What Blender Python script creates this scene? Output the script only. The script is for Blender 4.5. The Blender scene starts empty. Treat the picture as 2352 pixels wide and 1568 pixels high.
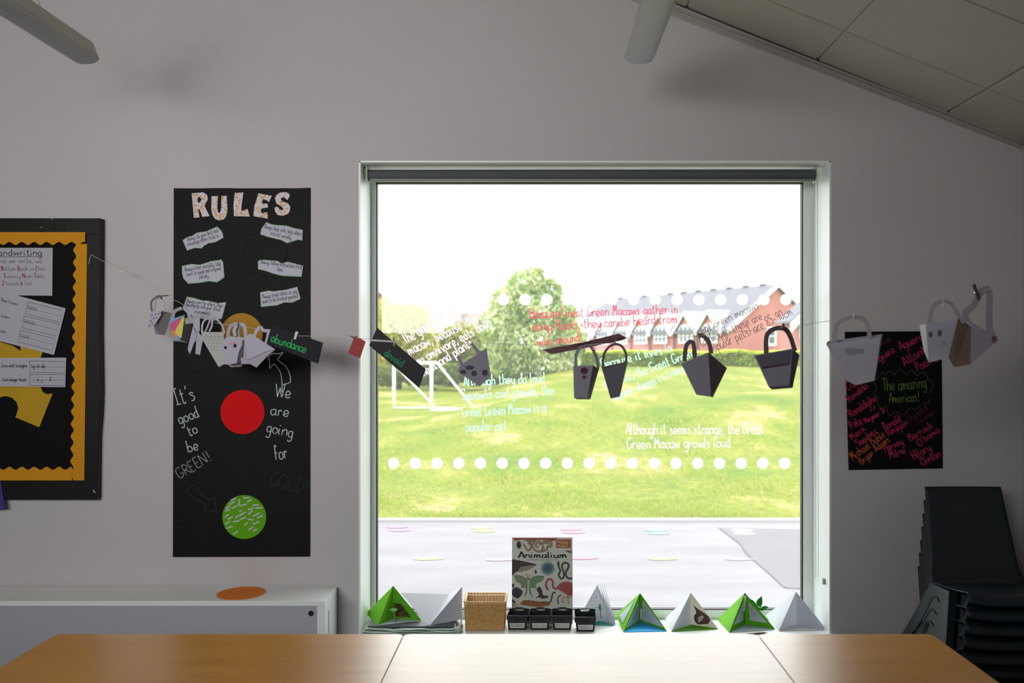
import bpy, bmesh, math, random
from mathutils import Vector, Matrix
random.seed(7)
C = bpy.context.scene.collection
F = 2287.0; VX = 1240.0; VY = 805.0; CZ = 1.63

# ------------------------------------------------------------------ camera
cd = bpy.data.cameras.new('camera'); cam = bpy.data.objects.new('camera', cd); C.objects.link(cam)
cam.location = (0, 0, CZ); cam.rotation_euler = (math.pi/2, 0, 0)
cd.sensor_width = 36; cd.lens = 36*F/2352
cd.shift_x = -(VX-1176)/2352; cd.shift_y = (VY-784)/2352
cd.clip_start = .05; cd.clip_end = 400
cd.dof.use_dof = True; cd.dof.focus_distance = 4.62; cd.dof.aperture_fstop = 2.8
bpy.context.scene.camera = cam
vs = bpy.context.scene.view_settings
vs.view_transform = 'Standard'; vs.look = 'None'; vs.gamma = 1; vs.use_curve_mapping = False; vs.exposure = 0.0

# ------------------------------------------------------------------ world and lights
w = bpy.data.worlds.new('world'); bpy.context.scene.world = w; w.use_nodes = True
bg = w.node_tree.nodes['Background']; bg.inputs[0].default_value = (0.95, 0.985, 1.0, 1); bg.inputs[1].default_value = 3.6
def area(name, loc, rot, sx, sy, power, col=(1, 1, 1)):
    l = bpy.data.lights.new(name, 'AREA'); l.shape = 'RECTANGLE'; l.size = sx; l.size_y = sy; l.energy = power; l.color = col
    o = bpy.data.objects.new(name, l); C.objects.link(o); o.location = loc; o.rotation_euler = rot; l.spread = math.radians(80); return o
# hazy sun, high behind the school
sl = bpy.data.lights.new('sun', 'SUN'); sl.energy = 1.4; sl.angle = math.radians(12); sl.color = (1, .97, .9)
so = bpy.data.objects.new('sun', sl); C.objects.link(so); so.rotation_euler = (math.radians(-38), math.radians(12), 0)
# added fill light behind the camera; no windows are built there
area('fill_light', (-1.4, -1.12, 2.42), (math.radians(87), 0, math.radians(-8)), 3.8, 1.2, 51, (1.0, .98, .955))

# ------------------------------------------------------------------ helpers
ORG = {}
def P(px, py, Y): return Vector(((px-VX)*Y/F, Y, CZ-(py-VY)*Y/F))
def srgb(c):
    def f(v):
        v /= 255.0
        return v/12.92 if v <= .04045 else ((v+.055)/1.055)**2.4
    return tuple(f(v) for v in c)+(1,)
MATS = {}
def mat(name, col, rough=.6, spec=.5, metal=0, var=0.0, vscale=20, bump=0.0, bscale=60, trans=0, sheen=0, transl=0):
    if name in MATS: return MATS[name]
    m = bpy.data.materials.new(name); m.use_nodes = True; n = m.node_tree; b = n.nodes['Principled BSDF']
    b.inputs['Base Color'].default_value = srgb(col); b.inputs['Roughness'].default_value = rough
    b.inputs['Metallic'].default_value = metal; b.inputs['Specular IOR Level'].default_value = spec
    tc = n.nodes.new('ShaderNodeTexCoord')
    if var:
        no = n.nodes.new('ShaderNodeTexNoise'); no.inputs['Scale'].default_value = vscale; no.inputs['Detail'].default_value = 4
        n.links.new(tc.outputs['Object'], no.inputs['Vector'])
        mp = n.nodes.new('ShaderNodeMapRange'); mp.inputs[1].default_value = .3; mp.inputs[2].default_value = .7
        mp.inputs[3].default_value = 1-var; mp.inputs[4].default_value = 1+var
        n.links.new(no.outputs[0], mp.inputs[0])
        mx = n.nodes.new('ShaderNodeVectorMath'); mx.operation = 'SCALE'; mx.inputs[0].default_value = srgb(col)[:3]
        n.links.new(mp.outputs[0], mx.inputs['Scale']); n.links.new(mx.outputs[0], b.inputs['Base Color'])
    if bump:
        no = n.nodes.new('ShaderNodeTexNoise'); no.inputs['Scale'].default_value = bscale; no.inputs['Detail'].default_value = 5
        n.links.new(tc.outputs['Object'], no.inputs['Vector'])
        bp = n.nodes.new('ShaderNodeBump'); bp.inputs['Strength'].default_value = bump; bp.inputs['Distance'].default_value = .01
        n.links.new(no.outputs[0], bp.inputs['Height']); n.links.new(bp.outputs[0], b.inputs['Normal'])
    if transl:
        t = n.nodes.new('ShaderNodeBsdfTranslucent'); t.inputs[0].default_value = srgb(col)
        mi = n.nodes.new('ShaderNodeMixShader'); mi.inputs[0].default_value = transl
        out = n.nodes['Material Output']
        n.links.new(b.outputs[0], mi.inputs[1]); n.links.new(t.outputs[0], mi.inputs[2]); n.links.new(mi.outputs[0], out.inputs[0])
    MATS[name] = m; return m
def tag(o, label=None, cat=None, group=None, kind=None):
    if label: o['label'] = label
    if cat: o['category'] = cat
    if group: o['group'] = group
    if kind: o['kind'] = kind
    return o
def empty(name, loc, label=None, cat=None, group=None, kind=None):
    o = bpy.data.objects.new(name, None); C.objects.link(o); o.location = loc; o.empty_display_size = .05
    ORG[o.name] = Vector(loc); return tag(o, label, cat, group, kind)
class MB:
    """collects geometry, in world coordinates, for ONE mesh object"""
    def __init__(s): s.v = []; s.f = []; s.mi = []; s.m = 0
    def add(s, vs, fs):
        k = len(s.v); s.v += [Vector(v) for v in vs]; s.f += [tuple(i+k for i in f) for f in fs]; s.mi += [s.m]*len(fs)
    def box(s, a, b):
        x0, y0, z0 = a; x1, y1, z1 = b
        s.add([(x0,y0,z0),(x1,y0,z0),(x1,y1,z0),(x0,y1,z0),(x0,y0,z1),(x1,y0,z1),(x1,y1,z1),(x0,y1,z1)],
              [(0,3,2,1),(4,5,6,7),(0,1,5,4),(1,2,6,5),(2,3,7,6),(3,0,4,7)])
    def prism(s, pts, off):
        """closed polygon pts extruded by the vector off"""
        n = len(pts); off = Vector(off); pts = [Vector(p) for p in pts]
        s.add(pts+[p+off for p in pts], [tuple(range(n)), tuple(range(2*n-1, n-1, -1))]+[(i, i+n, (i+1) % n+n, (i+1) % n) for i in range(n)])
    def tube(s, path, r, n=8, caps=True):
        path = [Vector(p) for p in path]; rs = r if isinstance(r, (list, tuple)) else [r]*len(path)
        vs = []; fs = []
        for i, p in enumerate(path):
            d = (path[min(i+1, len(path)-1)]-path[max(i-1, 0)]).normalized()
            u = d.cross(Vector((0, 0, 1)))
            if u.length < .05: u = d.cross(Vector((1, 0, 0)))
            u.normalize(); w_ = d.cross(u)
            vs += [p+(u*math.cos(2*math.pi*k/n)+w_*math.sin(2*math.pi*k/n))*rs[i] for k in range(n)]
        for i in range(len(path)-1):
            for k in range(n): fs.append((i*n+k, i*n+(k+1) % n, (i+1)*n+(k+1) % n, (i+1)*n+k))
        if caps: fs += [tuple(range(n-1, -1, -1)), tuple((len(path)-1)*n+k for k in range(n))]
        s.add(vs, fs)
    def disc(s, c, r, off, n=40, rz=None):
        c = Vector(c); s.prism([c+Vector((math.cos(2*math.pi*k/n)*r, 0, math.sin(2*math.pi*k/n)*(rz or r))) for k in range(n)], off)
    def ribbon(s, path, wd, nrm=(0, -1, 0)):
        path = [Vector(p) for p in path]; nrm = Vector(nrm); vs = []
        for i, p in enumerate(path):
            d = path[min(i+1, len(path)-1)]-path[max(i-1, 0)]
            if d.length < 1e-7: d = Vector((1, 0, 0))
            u = d.normalized().cross(nrm).normalized()*(wd/2)
            vs += [p+u, p-u]
        s.add(vs, [(2*i, 2*i+1, 2*i+3, 2*i+2) for i in range(len(path)-1)])
    def grid(s, nu, nv, fn):
        s.add([fn(i/nu, j/nv) for j in range(nv+1) for i in range(nu+1)],
              [(j*(nu+1)+i, j*(nu+1)+i+1, (j+1)*(nu+1)+i+1, (j+1)*(nu+1)+i) for j in range(nv) for i in range(nu)])
    def build(s, name, m, parent=None, smooth=False, solid=0, bevel=0, label=None, cat=None, group=None, kind=None):
        o_ = ORG.get(parent.name, Vector()) if parent else Vector()
        me = bpy.data.meshes.new(name)
        if parent is None and s.v:
            xs = [v.x for v in s.v]; ys = [v.y for v in s.v]; zs = [v.z for v in s.v]
            if kind != 'structure': o_ = Vector(((min(xs)+max(xs))/2, (min(ys)+max(ys))/2, min(zs)))
        me.from_pydata([v-o_ for v in s.v], [], s.f)
        for mm in (m if isinstance(m, list) else [m]): me.materials.append(mm)
        if isinstance(m, list): me.polygons.foreach_set('material_index', s.mi)
        if smooth: me.polygons.foreach_set('use_smooth', [True]*len(me.polygons))
        me.update()
        o = bpy.data.objects.new(name, me); C.objects.link(o)
        if parent: o.parent = parent
        else: o.location = o_
        ORG[o.name] = o_
        if solid:
            md = o.modifiers.new('s', 'SOLIDIFY'); md.thickness = solid; md.offset = 0
        if bevel:
            md = o.modifiers.new('b', 'BEVEL'); md.width = bevel; md.segments = 2; md.limit_method = 'ANGLE'
        return tag(o, label, cat, group, kind)
def smoothpath(pts, sub=5):
    if len(pts) < 3: return list(pts)
    q = [pts[0]]+list(pts)+[pts[-1]]; out = []
    for i in range(1, len(q)-2):
        a, b, c, d = q[i-1], q[i], q[i+1], q[i+2]
        for k in range(sub):
            t = k/sub
            out.append(tuple(.5*((2*b[j])+(-a[j]+c[j])*t+(2*a[j]-5*b[j]+4*c[j]-d[j])*t*t+(-a[j]+3*b[j]-3*c[j]+d[j])*t**3) for j in range(len(b))))
    out.append(tuple(pts[-1])); return out
def copy_tree(o, parent=None):
    c = o.copy(); C.objects.link(c)
    if parent: c.parent = parent
    for ch in o.children: copy_tree(ch, c)
    return c

# ---- a handwriting of single strokes: x 0-9; y 0-9, A=10, below the line a=-1 .. d=-4
G = {
'a':(5,'45 25 04 01 20 42|45 41 50'),'b':(5,'0A 00|03 25 43 41 20 01'),'c':(4,'44 25 04 01 20 41'),'d':(5,'44 25 04 01 20 42|4A 41 50'),
'e':(5,'02 43 35 15 03 01 20 41'),'f':(4,'39 2A 19 10|05 35'),'g':(5,'44 25 04 01 20 42|45 4b 2d 0c'),'h':(5,'0A 00|03 25 44 40'),
'i':(2,'05 01 10|07 08'),'j':(3,'25 2b 0d|27 28'),'k':(4,'0A 00|45 02|02 40'),'l':(2,'0A 01 10'),'m':(7,'05 00|03 15 24 30|33 45 54 60'),
'n':(5,'05 00|03 25 44 40'),'o':(5,'25 04 01 20 41 44 25'),'p':(5,'05 0d|03 25 44 41 20 01'),'q':(5,'44 25 04 01 20 42|45 4d'),
'r':(4,'05 00|03 25 34'),'s':(4,'34 15 04 32 20 00'),'t':(4,'19 11 20 31|06 36'),'u':(5,'05 01 20 42|45 41 50'),'v':(5,'05 20 45'),
'w':(7,'05 10 34 50 65'),'x':(5,'05 40|45 00'),'y':(5,'05 02 20 42|45 4b 2d 0c'),'z':(5,'05 45|45 00|00 40'),
'A':(6,'00 3A|3A 60|13 53'),'B':(5,'0A 00|0A 3A 48 36 05|05 36 53 30 00'),'C':(6,'58 3A 17 03 20 51'),'D':(5,'0A 00|0A 3A 57 53 20 00'),
'E':(5,'4A 0A|0A 00|00 40|05 35'),'F':(5,'4A 0A|0A 00|05 35'),'G':(6,'59 3A 08 02 20 52 54|54 34'),'H':(5,'0A 00|5A 50|05 55'),
'I':(4,'0A 4A|2A 20|00 40'),'J':(5,'1A 5A|3A 32 20 01'),'K':(5,'0A 00|5A 04|04 50'),'L':(5,'0A 00|00 40'),
'M':(7,'00 1A|1A 34|34 5A|5A 60'),'N':(6,'00 0A|0A 50|50 5A'),'O':(7,'3A 07 03 20 40 63 67 3A'),'P':(5,'0A 00|0A 39 47 35 04'),
'R':(5,'0A 00|0A 39 47 35 05|15 50'),'S':(5,'58 3A 09 07 45 52 30 01'),'T':(6,'0A 6A|3A 30'),'U':(6,'0A 02 20 42 5A'),
'V':(6,'0A 30|30 6A'),'W':(8,'0A 20|20 47|47 60|60 8A'),'Y':(5,'0A 25|4A 00'),'X':(5,'0A 50|5A 00'),'Z':(5,'0A 5A|5A 00|00 50'),
'0':(5,'2A 07 03 20 43 47 2A'),'1':(3,'08 1A 10'),'2':(5,'08 2A 48 00|00 40'),'5':(5,'4A 0A|0A 06|06 36 43 20 01'),'8':(5,'25 08 2A 48 25 02 20 42 25'),
'9':(5,'47 25 07 2A 48|48 40'),'6':(5,'39 05 01 20 42 34 04'),'3':(5,'08 2A 48 26 43 20 01'),'4':(5,'3A 03 43|3A 30'),
',':(2,'11 0b'),'.':(2,'00 01'),'!':(2,'1A 13|10 11'),"'":(2,'1A 08'),'-':(4,'04 34'),'(':(3,'2A 07 03 2a'),')':(3,'0A 27 23 0a')}
YV = {**{str(i): i for i in range(10)}, 'A': 10, 'a': -1, 'b': -2, 'c': -3, 'd': -4}
def strokes(text):
    x = 0; out = []
    for ch in text:
        if ch == ' ': x += 4.0; continue
        wd, s = G.get(ch, (5, '05 45'))
        for st in s.split('|'):
            pts = [(x+int(p[0]), YV[p[1]]) for p in st.split()]
            out.append(smoothpath(pts, 4))
        x += wd+1.1
    return out, x-1.1
def text_mb(mb, text, p0, p1, h, Y, wd=1.8, jit=.35, toY=None):
    """text written from picture point p0 to p1 on the plane at depth Y; h = capital height, wd = line width, both in picture units at that depth"""
    ss, tw = strokes(text); rnd = random.Random(len(text)*7+int(p0[0]))
    ux, uy = (p1[0]-p0[0])/tw, (p1[1]-p0[1])/tw; L = math.hypot(ux, uy); nx, ny = uy/L, -ux/L
    ni = 0
    for st in ss:
        jx, jy = rnd.uniform(-jit, jit), rnd.uniform(-jit, jit)
        pts = [(p0[0]+ux*(a+jx)+nx*(b+jy)*h/10, p0[1]+uy*(a+jx)+ny*(b+jy)*h/10) for a, b in st]
        if len(pts) == 2 and math.hypot(pts[0][0]-pts[1][0], pts[0][1]-pts[1][1]) < wd: pts[1] = (pts[1][0], pts[0][1]-wd)
        # extend the ends a little so that strokes look round-nibbed
        ni += 1; yo = ni*1.2e-5; mb.ribbon([P(a, b, Y-yo-k*1.5e-6) for k, (a, b) in enumerate(pts)], wd*Y/F)
def writing(lines, m, Y, parent, wd=1.8, name='writing', label=None):
    for t, p0, p1, h in lines:
        mb = MB(); text_mb(mb, t, p0, p1, h, Y, wd); mb.build(name, m, parent, label=label)
def card(name, pts, thick, m, parent=None, **kw):
    """a sheet with thickness, from world points on a (nearly) flat polygon"""
    pts = [Vector(p) for p in pts]; n = Vector()
    for i in range(len(pts)): n += (pts[i]-pts[0]).cross(pts[(i+1) % len(pts)]-pts[0])
    n.normalize()
    if n.y < 0: n = -n
    mb = MB(); mb.prism(pts, n*thick); return mb.build(name, m, parent, **kw)

# ------------------------------------------------------------------ materials
wallm = mat('wall_paint', (198, 195, 197), .85, .2, var=.02, vscale=2, bump=.06, bscale=180)
ceilm = mat('ceiling_tile', (192, 189, 172), .95, .1, var=.02, vscale=3, bump=.25, bscale=240)
barm = mat('grid_bar', (205, 208, 212), .5)
white = mat('white_gloss_paint', (242, 246, 243), .35, .5)
framem = mat('window_frame_grey', (228, 236, 231), .4)
gasket = mat('black_gasket', (14, 12, 16), .6)
floorm = mat('floor_vinyl', (88, 98, 112), .45, .4, var=.08, vscale=6)
black = mat('black_paper', (9, 9, 11), .7, .15, bump=.05, bscale=40)
blacksheen = mat('black_paper_creased', (9, 9, 11), .6, .18, bump=.15, bscale=14)
paper = mat('white_paper', (205, 204, 215), .8, .2, transl=.25)
paper2 = mat('white_card', (226, 228, 234), .75, .2, transl=.3)
chalk = mat('chalk', (190, 200, 205), .9, .1)
chalkf = mat('chalk_faded', (52, 56, 60), .9, .1)
ink = mat('ink', (52, 50, 62), .8, .1)
inkr = mat('red_ink', (150, 38, 70), .8, .1)

# ------------------------------------------------------------------ room
WY = 4.5; S = F/WY
WL, WR, WT, WB = (825-VX)/S, (1908-VX)/S, CZ+(VY-370)/S, .345      # window opening
XR, XL, YB = 2.18, -6.0, -1.2
def zc(x): return 2.563+(XR-x)*.4025 if x > -1.9 else 2.563+(XR+1.9)*.4025-(-1.9-x)*.4025
D = .40
def wprism(mb, poly, y0=WY, y1=WY+D): mb.prism([(x, y0, z) for x, z in poly], (0, y1-y0, 0))
mb = MB()
wprism(mb, [(XL-.2, -.3), (WL, -.3), (WL, zc(WL)), (-1.9, zc(-1.9)), (XL-.2, zc(XL-.2))])
wprism(mb, [(WR, -.3), (XR+.25, -.3), (XR+.25, zc(XR+.25)), (WR, zc(WR))])
wprism(mb, [(WL, -.3), (WR, -.3), (WR, WB-.03), (WL, WB-.03)])
wprism(mb, [(WL, WT), (WR, WT), (WR, zc(WR)), (WL, zc(WL))])
mb.build('wall_back', wallm, kind='structure')
mb = MB(); mb.prism([(XR, YB, -.1), (XR, WY, -.1), (XR, WY, zc(XR)), (XR, YB, zc(XR))], (.2, 0, 0)); mb.build('wall_right', wallm, kind='structure')
mb = MB(); mb.prism([(XL, YB, -.1), (XL, WY, -.1), (XL, WY, zc(XL)), (XL, YB, zc(XL))], (-.2, 0, 0)); mb.build('wall_left', wallm, kind='structure')
mb = MB(); wprism(mb, [(XL-.2, -.1), (XR+.2, -.1), (XR+.2, zc(XR+.2)), (-1.9, zc(-1.9)), (XL-.2, zc(XL-.2))], YB-.2, YB); mb.build('wall_front', mat('wall_front_paint', (120, 118, 120), .9), kind='structure')
mb = MB(); mb.box((XL-.2, YB-.2, -.12), (XR+.2, WY, 0)); mb.build('floor', floorm, kind='structure')
# ceiling: two slopes, the right one with its lay-in tiles and grid
ceil = empty('ceiling', (0, 0, 2.563), kind='structure')
mb = MB()
mb.prism([(XR+.25, YB-.2, zc(XR+.25)+.03), (XR+.25, WY+D, zc(XR+.25)+.03), (-1.9, WY+D, zc(-1.9)+.03), (-1.9, YB-.2, zc(-1.9)+.03)], (0, 0, .15))
mb.prism([(XL-.25, YB-.2, zc(XL-.25)+.03), (XL-.25, WY+D, zc(XL-.25)+.03), (-1.9, WY+D, zc(-1.9)+.03), (-1.9, YB-.2, zc(-1.9)+.03)], (0, 0, .15))
mb.build('ceiling_deck', wallm, ceil)
xs = [XR-.012]+[1.837-.587*k for k in range(0, 5)]; ys = [WY-.02]+[4.085-.625*k for k in range(0, 5)]
g = .009
for i in range(len(xs)-1):
    for j in range(len(ys)-1):
        a, b, c, d = xs[i+1]+(g if True else 0), xs[i]-(g if i else 0), ys[j+1]+g, ys[j]-(g if j else 0)
        e = .004
        mb = MB(); mb.add([(a, c, zc(a)), (b, c, zc(b)), (b, d, zc(b)), (a, d, zc(a)), (a-e, c-e, zc(a)+.011), (b+e, c-e, zc(b)+.011), (b+e, d+e, zc(b)+.011), (a-e, d+e, zc(a)+.011)],
                          [(3, 2, 1, 0), (4, 5, 6, 7), (0, 1, 5, 4), (1, 2, 6, 5), (2, 3, 7, 6), (3, 0, 4, 7)])
        mb.build('ceiling_tile', ceilm, ceil)
for x in xs[1:]:
    mb = MB(); mb.box((x-.014, ys[-1], zc(x)+.010), (x+.014, ys[0], zc(x)+.03)); mb.build('grid_bar', barm, ceil)
for y in ys[1:]:
    mb = MB(); mb.prism([(xs[-1], y-.014, zc(xs[-1])+.011), (xs[-1], y+.014, zc(xs[-1])+.011), (XR, y+.014, zc(XR)+.011), (XR, y-.014, zc(XR)+.011)], (0, 0, .015)); mb.build('grid_bar', barm, ceil)
# the wall angle: a strip under the tiles with a shadow gap
trimm = mat('wall_angle', (168, 160, 155), .6)
mb = MB()
for y0, y1, z0, z1 in ((WY-.022, WY-.001, -.006, .004), (WY-.006, WY-.001, -.026, -.006)):
    mb.prism([(xs[-1]-1.5, y0, zc(xs[-1]-1.5 if xs[-1]-1.5 > -1.9 else -1.9)+z0), (XR, y0, zc(XR)+z0), (XR, y1, zc(XR)+z0), (xs[-1]-1.5, y1, zc(xs[-1]-1.5)+z0)], (0, 0, z1-z0))
mb.build('trim_1', trimm, kind='structure')
mb = MB(); mb.box((XR-.022, YB, zc(XR)-.006), (XR-.001, WY-.02, zc(XR)+.004)); mb.build('trim_2', trimm, kind='structure')
mb = MB(); mb.box((XL, WY-.015, 0), (XR, WY-.001, .1)); mb.build('baseboard_back', white, kind='structure')

# ------------------------------------------------------------------ window
win = empty('window_1', ((WL+WR)/2, 4.77, WB), kind='structure')
FY = 4.77
mb = MB(); mb.box((WL-.002, WY-.001, WB), (WL+.006, FY+.12, WT)); mb.build('reveal_lining', white, win)
mb = MB(); mb.box((WR-.006, WY-.001, WB), (WR+.002, FY+.12, WT)); mb.build('reveal_lining', white, win)
mb = MB(); mb.box((WL, WY-.001, WT-.006), (WR, FY+.12, WT+.002)); mb.build('reveal_lining', white, win)
mb = MB(); mb.box((WL-.02, WY-.028, WB-.03), (WR+.02, FY+.12, WB)); mb.build('window_sill', white, win, bevel=.004)
GX0, GX1 = P(865, 0, FY).x, P(1844, 0, FY).x; GZ1, GZ0 = P(0, 420, FY).z, P(0, 1400, FY).z
def rframe(mb, x0, x1, z0, z1, X0, X1, Z0, Z1, y0, y1):
    mb.box((X0, y0, Z0), (x0, y1, Z1)); mb.box((x1, y0, Z0), (X1, y1, Z1)); mb.box((x0, y0, z1), (x1, y1, Z1)); mb.box((x0, y0, Z0), (x1, y1, z0))
mb = MB(); rframe(mb, GX0-.004, GX1+.004, GZ0-.004, GZ1+.004, WL+.005, WR-.005, WB, WT-.005, FY, FY+.07); mb.build('window_frame', framem, win, bevel=.003)
mb = MB(); rframe(mb, GX0, GX1, GZ0, GZ1, GX0-.006, GX1+.006, GZ0-.006, GZ1+.006, FY+.008, FY+.05); mb.build('gasket', gasket, win)
gm = bpy.data.materials.new('window_glass'); gm.use_nodes = True; n = gm.node_tree; n.nodes.clear()
out = n.nodes.new('ShaderNodeOutputMaterial'); tr = n.nodes.new('ShaderNodeBsdfTransparent'); gl = n.nodes.new('ShaderNodeBsdfGlossy'); gl.inputs['Roughness'].default_value = .0
tr.inputs[0].default_value = (.93, .95, .94, 1)
lw = n.nodes.new('ShaderNodeFresnel'); lw.inputs[0].default_value = 1.45
mx = n.nodes.new('ShaderNodeMixShader'); n.links.new(lw.outputs[0], mx.inputs[0]); n.links.new(tr.outputs[0], mx.inputs[1]); n.links.new(gl.outputs[0], mx.inputs[2])
df = n.nodes.new('ShaderNodeBsdfTranslucent'); df.inputs[0].default_value = (.9, .93, .97, 1)   # pale veil mixed into the glass, painting the haze over the view
m2 = n.nodes.new('ShaderNodeMixShader'); m2.inputs[0].default_value = .05
n.links.new(mx.outputs[0], m2.inputs[1]); n.links.new(df.outputs[0], m2.inputs[2]); n.links.new(m2.outputs[0], out.inputs[0])
GY = FY+.03
mb = MB(); mb.add([(GX0-.004, GY, GZ0-.004), (GX1+.004, GY, GZ0-.004), (GX1+.004, GY, GZ1+.004), (GX0-.004, GY, GZ1+.004)], [(0, 1, 2, 3)])
glass = mb.build('glass_pane', gm, win)
dotm = mat('white_vinyl', (248, 248, 252), .5, .3, transl=.75)
for k in range(19):
    for y in (688, 1063.5):
        mb = MB(); mb.disc(P(904+49.9*k+(2.5 if y < 700 else 0), y, GY-.001), 13.2*GY/F, (0, -.0004, 0), 32); mb.build('vinyl_dot', dotm, glass)
def penm(name, col, tl=1.0):
    m = mat(name, col, .7, .2, transl=1.0); return m
wy = GY-.0015
writing([('The great green', (931, 791), (1049, 721), 29), ('macaw, because it is', (942, 815), (1100, 737), 25),
         ('an omnivore, eats both', (962, 839), (1130, 747), 24), ('meat and plants.', (972, 866), (1093, 789), 24)], penm('pink_white_pen', (214, 192, 208)), wy, glass, 2.6)
writing([('Because Great Green Macaws gather in', (1219, 731), (1557, 719), 23), ('noisy flocks, they can be heard from', (1224, 760), (1556, 741), 23),
         ('miles around!', (1235, 796), (1336, 783), 23)], penm('red_pen', (198, 70, 88)), wy, glass, 1.9)
writing([('OUR', (1210, 627), (1285, 614), 26)], penm('faint_red_pen', (200, 130, 122)), wy, glass, .9)
writing([('Although they do loud', (1065, 886), (1252, 877), 23), ('Squawks and growls, the', (1061, 918), (1273, 906), 24),
         ('Great Green Macaw is a', (1063, 957), (1255, 945), 24), ('popular pet', (1071, 990), (1165, 987), 24)], penm('mint_pen', (170, 216, 190)), wy, glass, 2.5)
writing([('Because it lives in', (1384, 846), (1545, 806), 22), ('the wild, the Great Green', (1392, 893), (1592, 819), 22),
         ('macaw sleeps in trees', (1409, 922), (1574, 853), 22)], MATS['mint_pen'], wy, glass, 2.5)
writing([('Although it seems strange, the Great', (1438, 997), (1753, 996), 26), ('Green Macaw growls loud', (1441, 1030), (1678, 1026), 25)], penm('pale_pink_pen', (216, 194, 197)), wy, glass, 2.4)
writing([('Great green macaws', (1596, 774), (1744, 706), 20), ('(although these are', (1612, 795), (1753, 732), 20),
         ('popular pets) are 85-90cm', (1633, 812), (1822, 722), 23), ('long', (1640, 842), (1688, 819), 22)], penm('brown_pen', (66, 54, 60)), wy, glass, 1.3)

# roller blind
bl = empty('roller_blind', P(1359, 403, 4.6), 'rolled up dark grey roller blind across the top of the window', 'roller blind')
mb = MB(); a, b = P(848, 403, 4.6), P(1870, 402, 4.6); mb.tube([a, b], .0262, 32); mb.build('fabric_roll', mat('blind_fabric', (88, 92, 96), .8, .2, bump=.1, bscale=300), bl, smooth=False)
mb = MB(); mb.box((a.x+.01, 4.572, a.z-.029), (b.x-.01, 4.592, a.z-.020)); mb.build('bottom_bar', mat('blind_bar', (120, 124, 126), .5), bl)
for x, s in ((a.x-.006, -1), (b.x+.006, 1)):
    mb = MB(); mb.box((x-.003, 4.565, a.z-.03), (x+.003, 4.64, WT-.006)); mb.box((min(x, x+s*.014), 4.565, WT-.012), (max(x, x+s*.014), 4.64, WT-.006)); mb.build('bracket', mat('bracket_cream', (205, 208, 190), .5), bl)
    mb = MB(); mb.tube([(x, 4.6, a.z), (x+s*.01, 4.6, a.z)], .018, 20); mb.build('end_cap', MATS['bracket_cream'], bl)
chm = mat('chain_grey', (120, 122, 120), .4, metal=.3)
cx = b.x+.010
for px, yc, y1 in ((1871.5, 4.60, 1330), (1877.5, 4.572, 1326)):
    mb = MB(); p = P(px, 405, yc); q = P(px+2.5, y1, yc); nb = 170
    for k in range(nb):
        c = p.lerp(q, k/nb); r = .0021
        mb.add([c+Vector(v)*r for v in ((1, 0, 0), (-1, 0, 0), (0, 1, 0), (0, -1, 0), (0, 0, 1), (0, 0, -1))], [(0, 2, 4), (2, 1, 4), (1, 3, 4), (3, 0, 4), (2, 0, 5), (1, 2, 5), (3, 1, 5), (0, 3, 5)])
    mb.tube([p, q], .0006, 4); mb.build('bead_chain', chm, bl)
mb = MB(); q = P(1883, 1334, 4.57); mb.box((WR-.017, 4.562, q.z-.014), (WR-.006, 4.576, q.z+.012)); mb.build('chain_tensioner', mat('clear_grey_plastic', (150, 155, 150), .3), bl)

# ------------------------------------------------------------------ outdoors
def sm(t): t = max(0, min(1, t)); return t*t*(3-2*t)
def gz(x, Y): return -.13+.03*sm((11-Y)/.6)+sm((x+3.6+.06*(30-Y))/4.6)*(.55*sm((Y-16)/11)+.40*sm((Y-27)/14))+.10*sm((Y-12)/30)
def nz(x, y): return math.sin(x*1.3+math.sin(y*.7))*math.cos(y*.9+math.sin(x*.5))
tm = bpy.data.materials.new('field_grass'); tm.use_nodes = True; n = tm.node_tree; b = n.nodes['Principled BSDF']; b.inputs['Roughness'].default_value = .9; b.inputs['Specular IOR Level'].default_value = .15
tc = n.nodes.new('ShaderNodeTexCoord'); mp = n.nodes.new('ShaderNodeMapping'); mp.inputs['Scale'].default_value = (.40, .22, 1); n.links.new(tc.outputs['Object'], mp.inputs[0])
n1 = n.nodes.new('ShaderNodeTexNoise'); n1.inputs['Scale'].default_value = 1.6; n1.inputs['Detail'].default_value = 8; n1.inputs['Roughness'].default_value = .65; n.links.new(mp.outputs[0], n1.inputs[0])
r1 = n.nodes.new('ShaderNodeValToRGB'); e = r1.color_ramp.elements
e[0].position = .30; e[0].color = srgb((86, 118, 16)); e[1].position = .72; e[1].color = srgb((178, 154, 122))
for p_, c_ in ((.45, (116, 130, 32)), (.56, (134, 138, 46)), (.60, (158, 150, 84))):
    q = e.new(p_); q.color = srgb(c_)
n.links.new(n1.outputs[0], r1.inputs[0])
n2 = n.nodes.new('ShaderNodeTexNoise'); n2.inputs['Scale'].default_value = 9; n2.inputs['Detail'].default_value = 6; n.links.new(tc.outputs['Object'], n2.inputs[0])
m3 = n.nodes.new('ShaderNodeMapRange'); m3.inputs[1].default_value = .3; m3.inputs[2].default_value = .7; m3.inputs[3].default_value = .58; m3.inputs[4].default_value = 1.15; n.links.new(n2.outputs[0], m3.inputs[0])
sc = n.nodes.new('ShaderNodeVectorMath'); sc.operation = 'SCALE'; n.links.new(r1.outputs[0], sc.inputs[0]); n.links.new(m3.outputs[0], sc.inputs['Scale']); n.links.new(sc.outputs[0], b.inputs['Base Color'])
bp = n.nodes.new('ShaderNodeBump'); bp.inputs['Strength'].default_value = .6; bp.inputs['Distance'].default_value = .06; n.links.new(n2.outputs[0], bp.inputs['Height']); n.links.new(bp.outputs[0], b.inputs['Normal'])
mb = MB()
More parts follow.
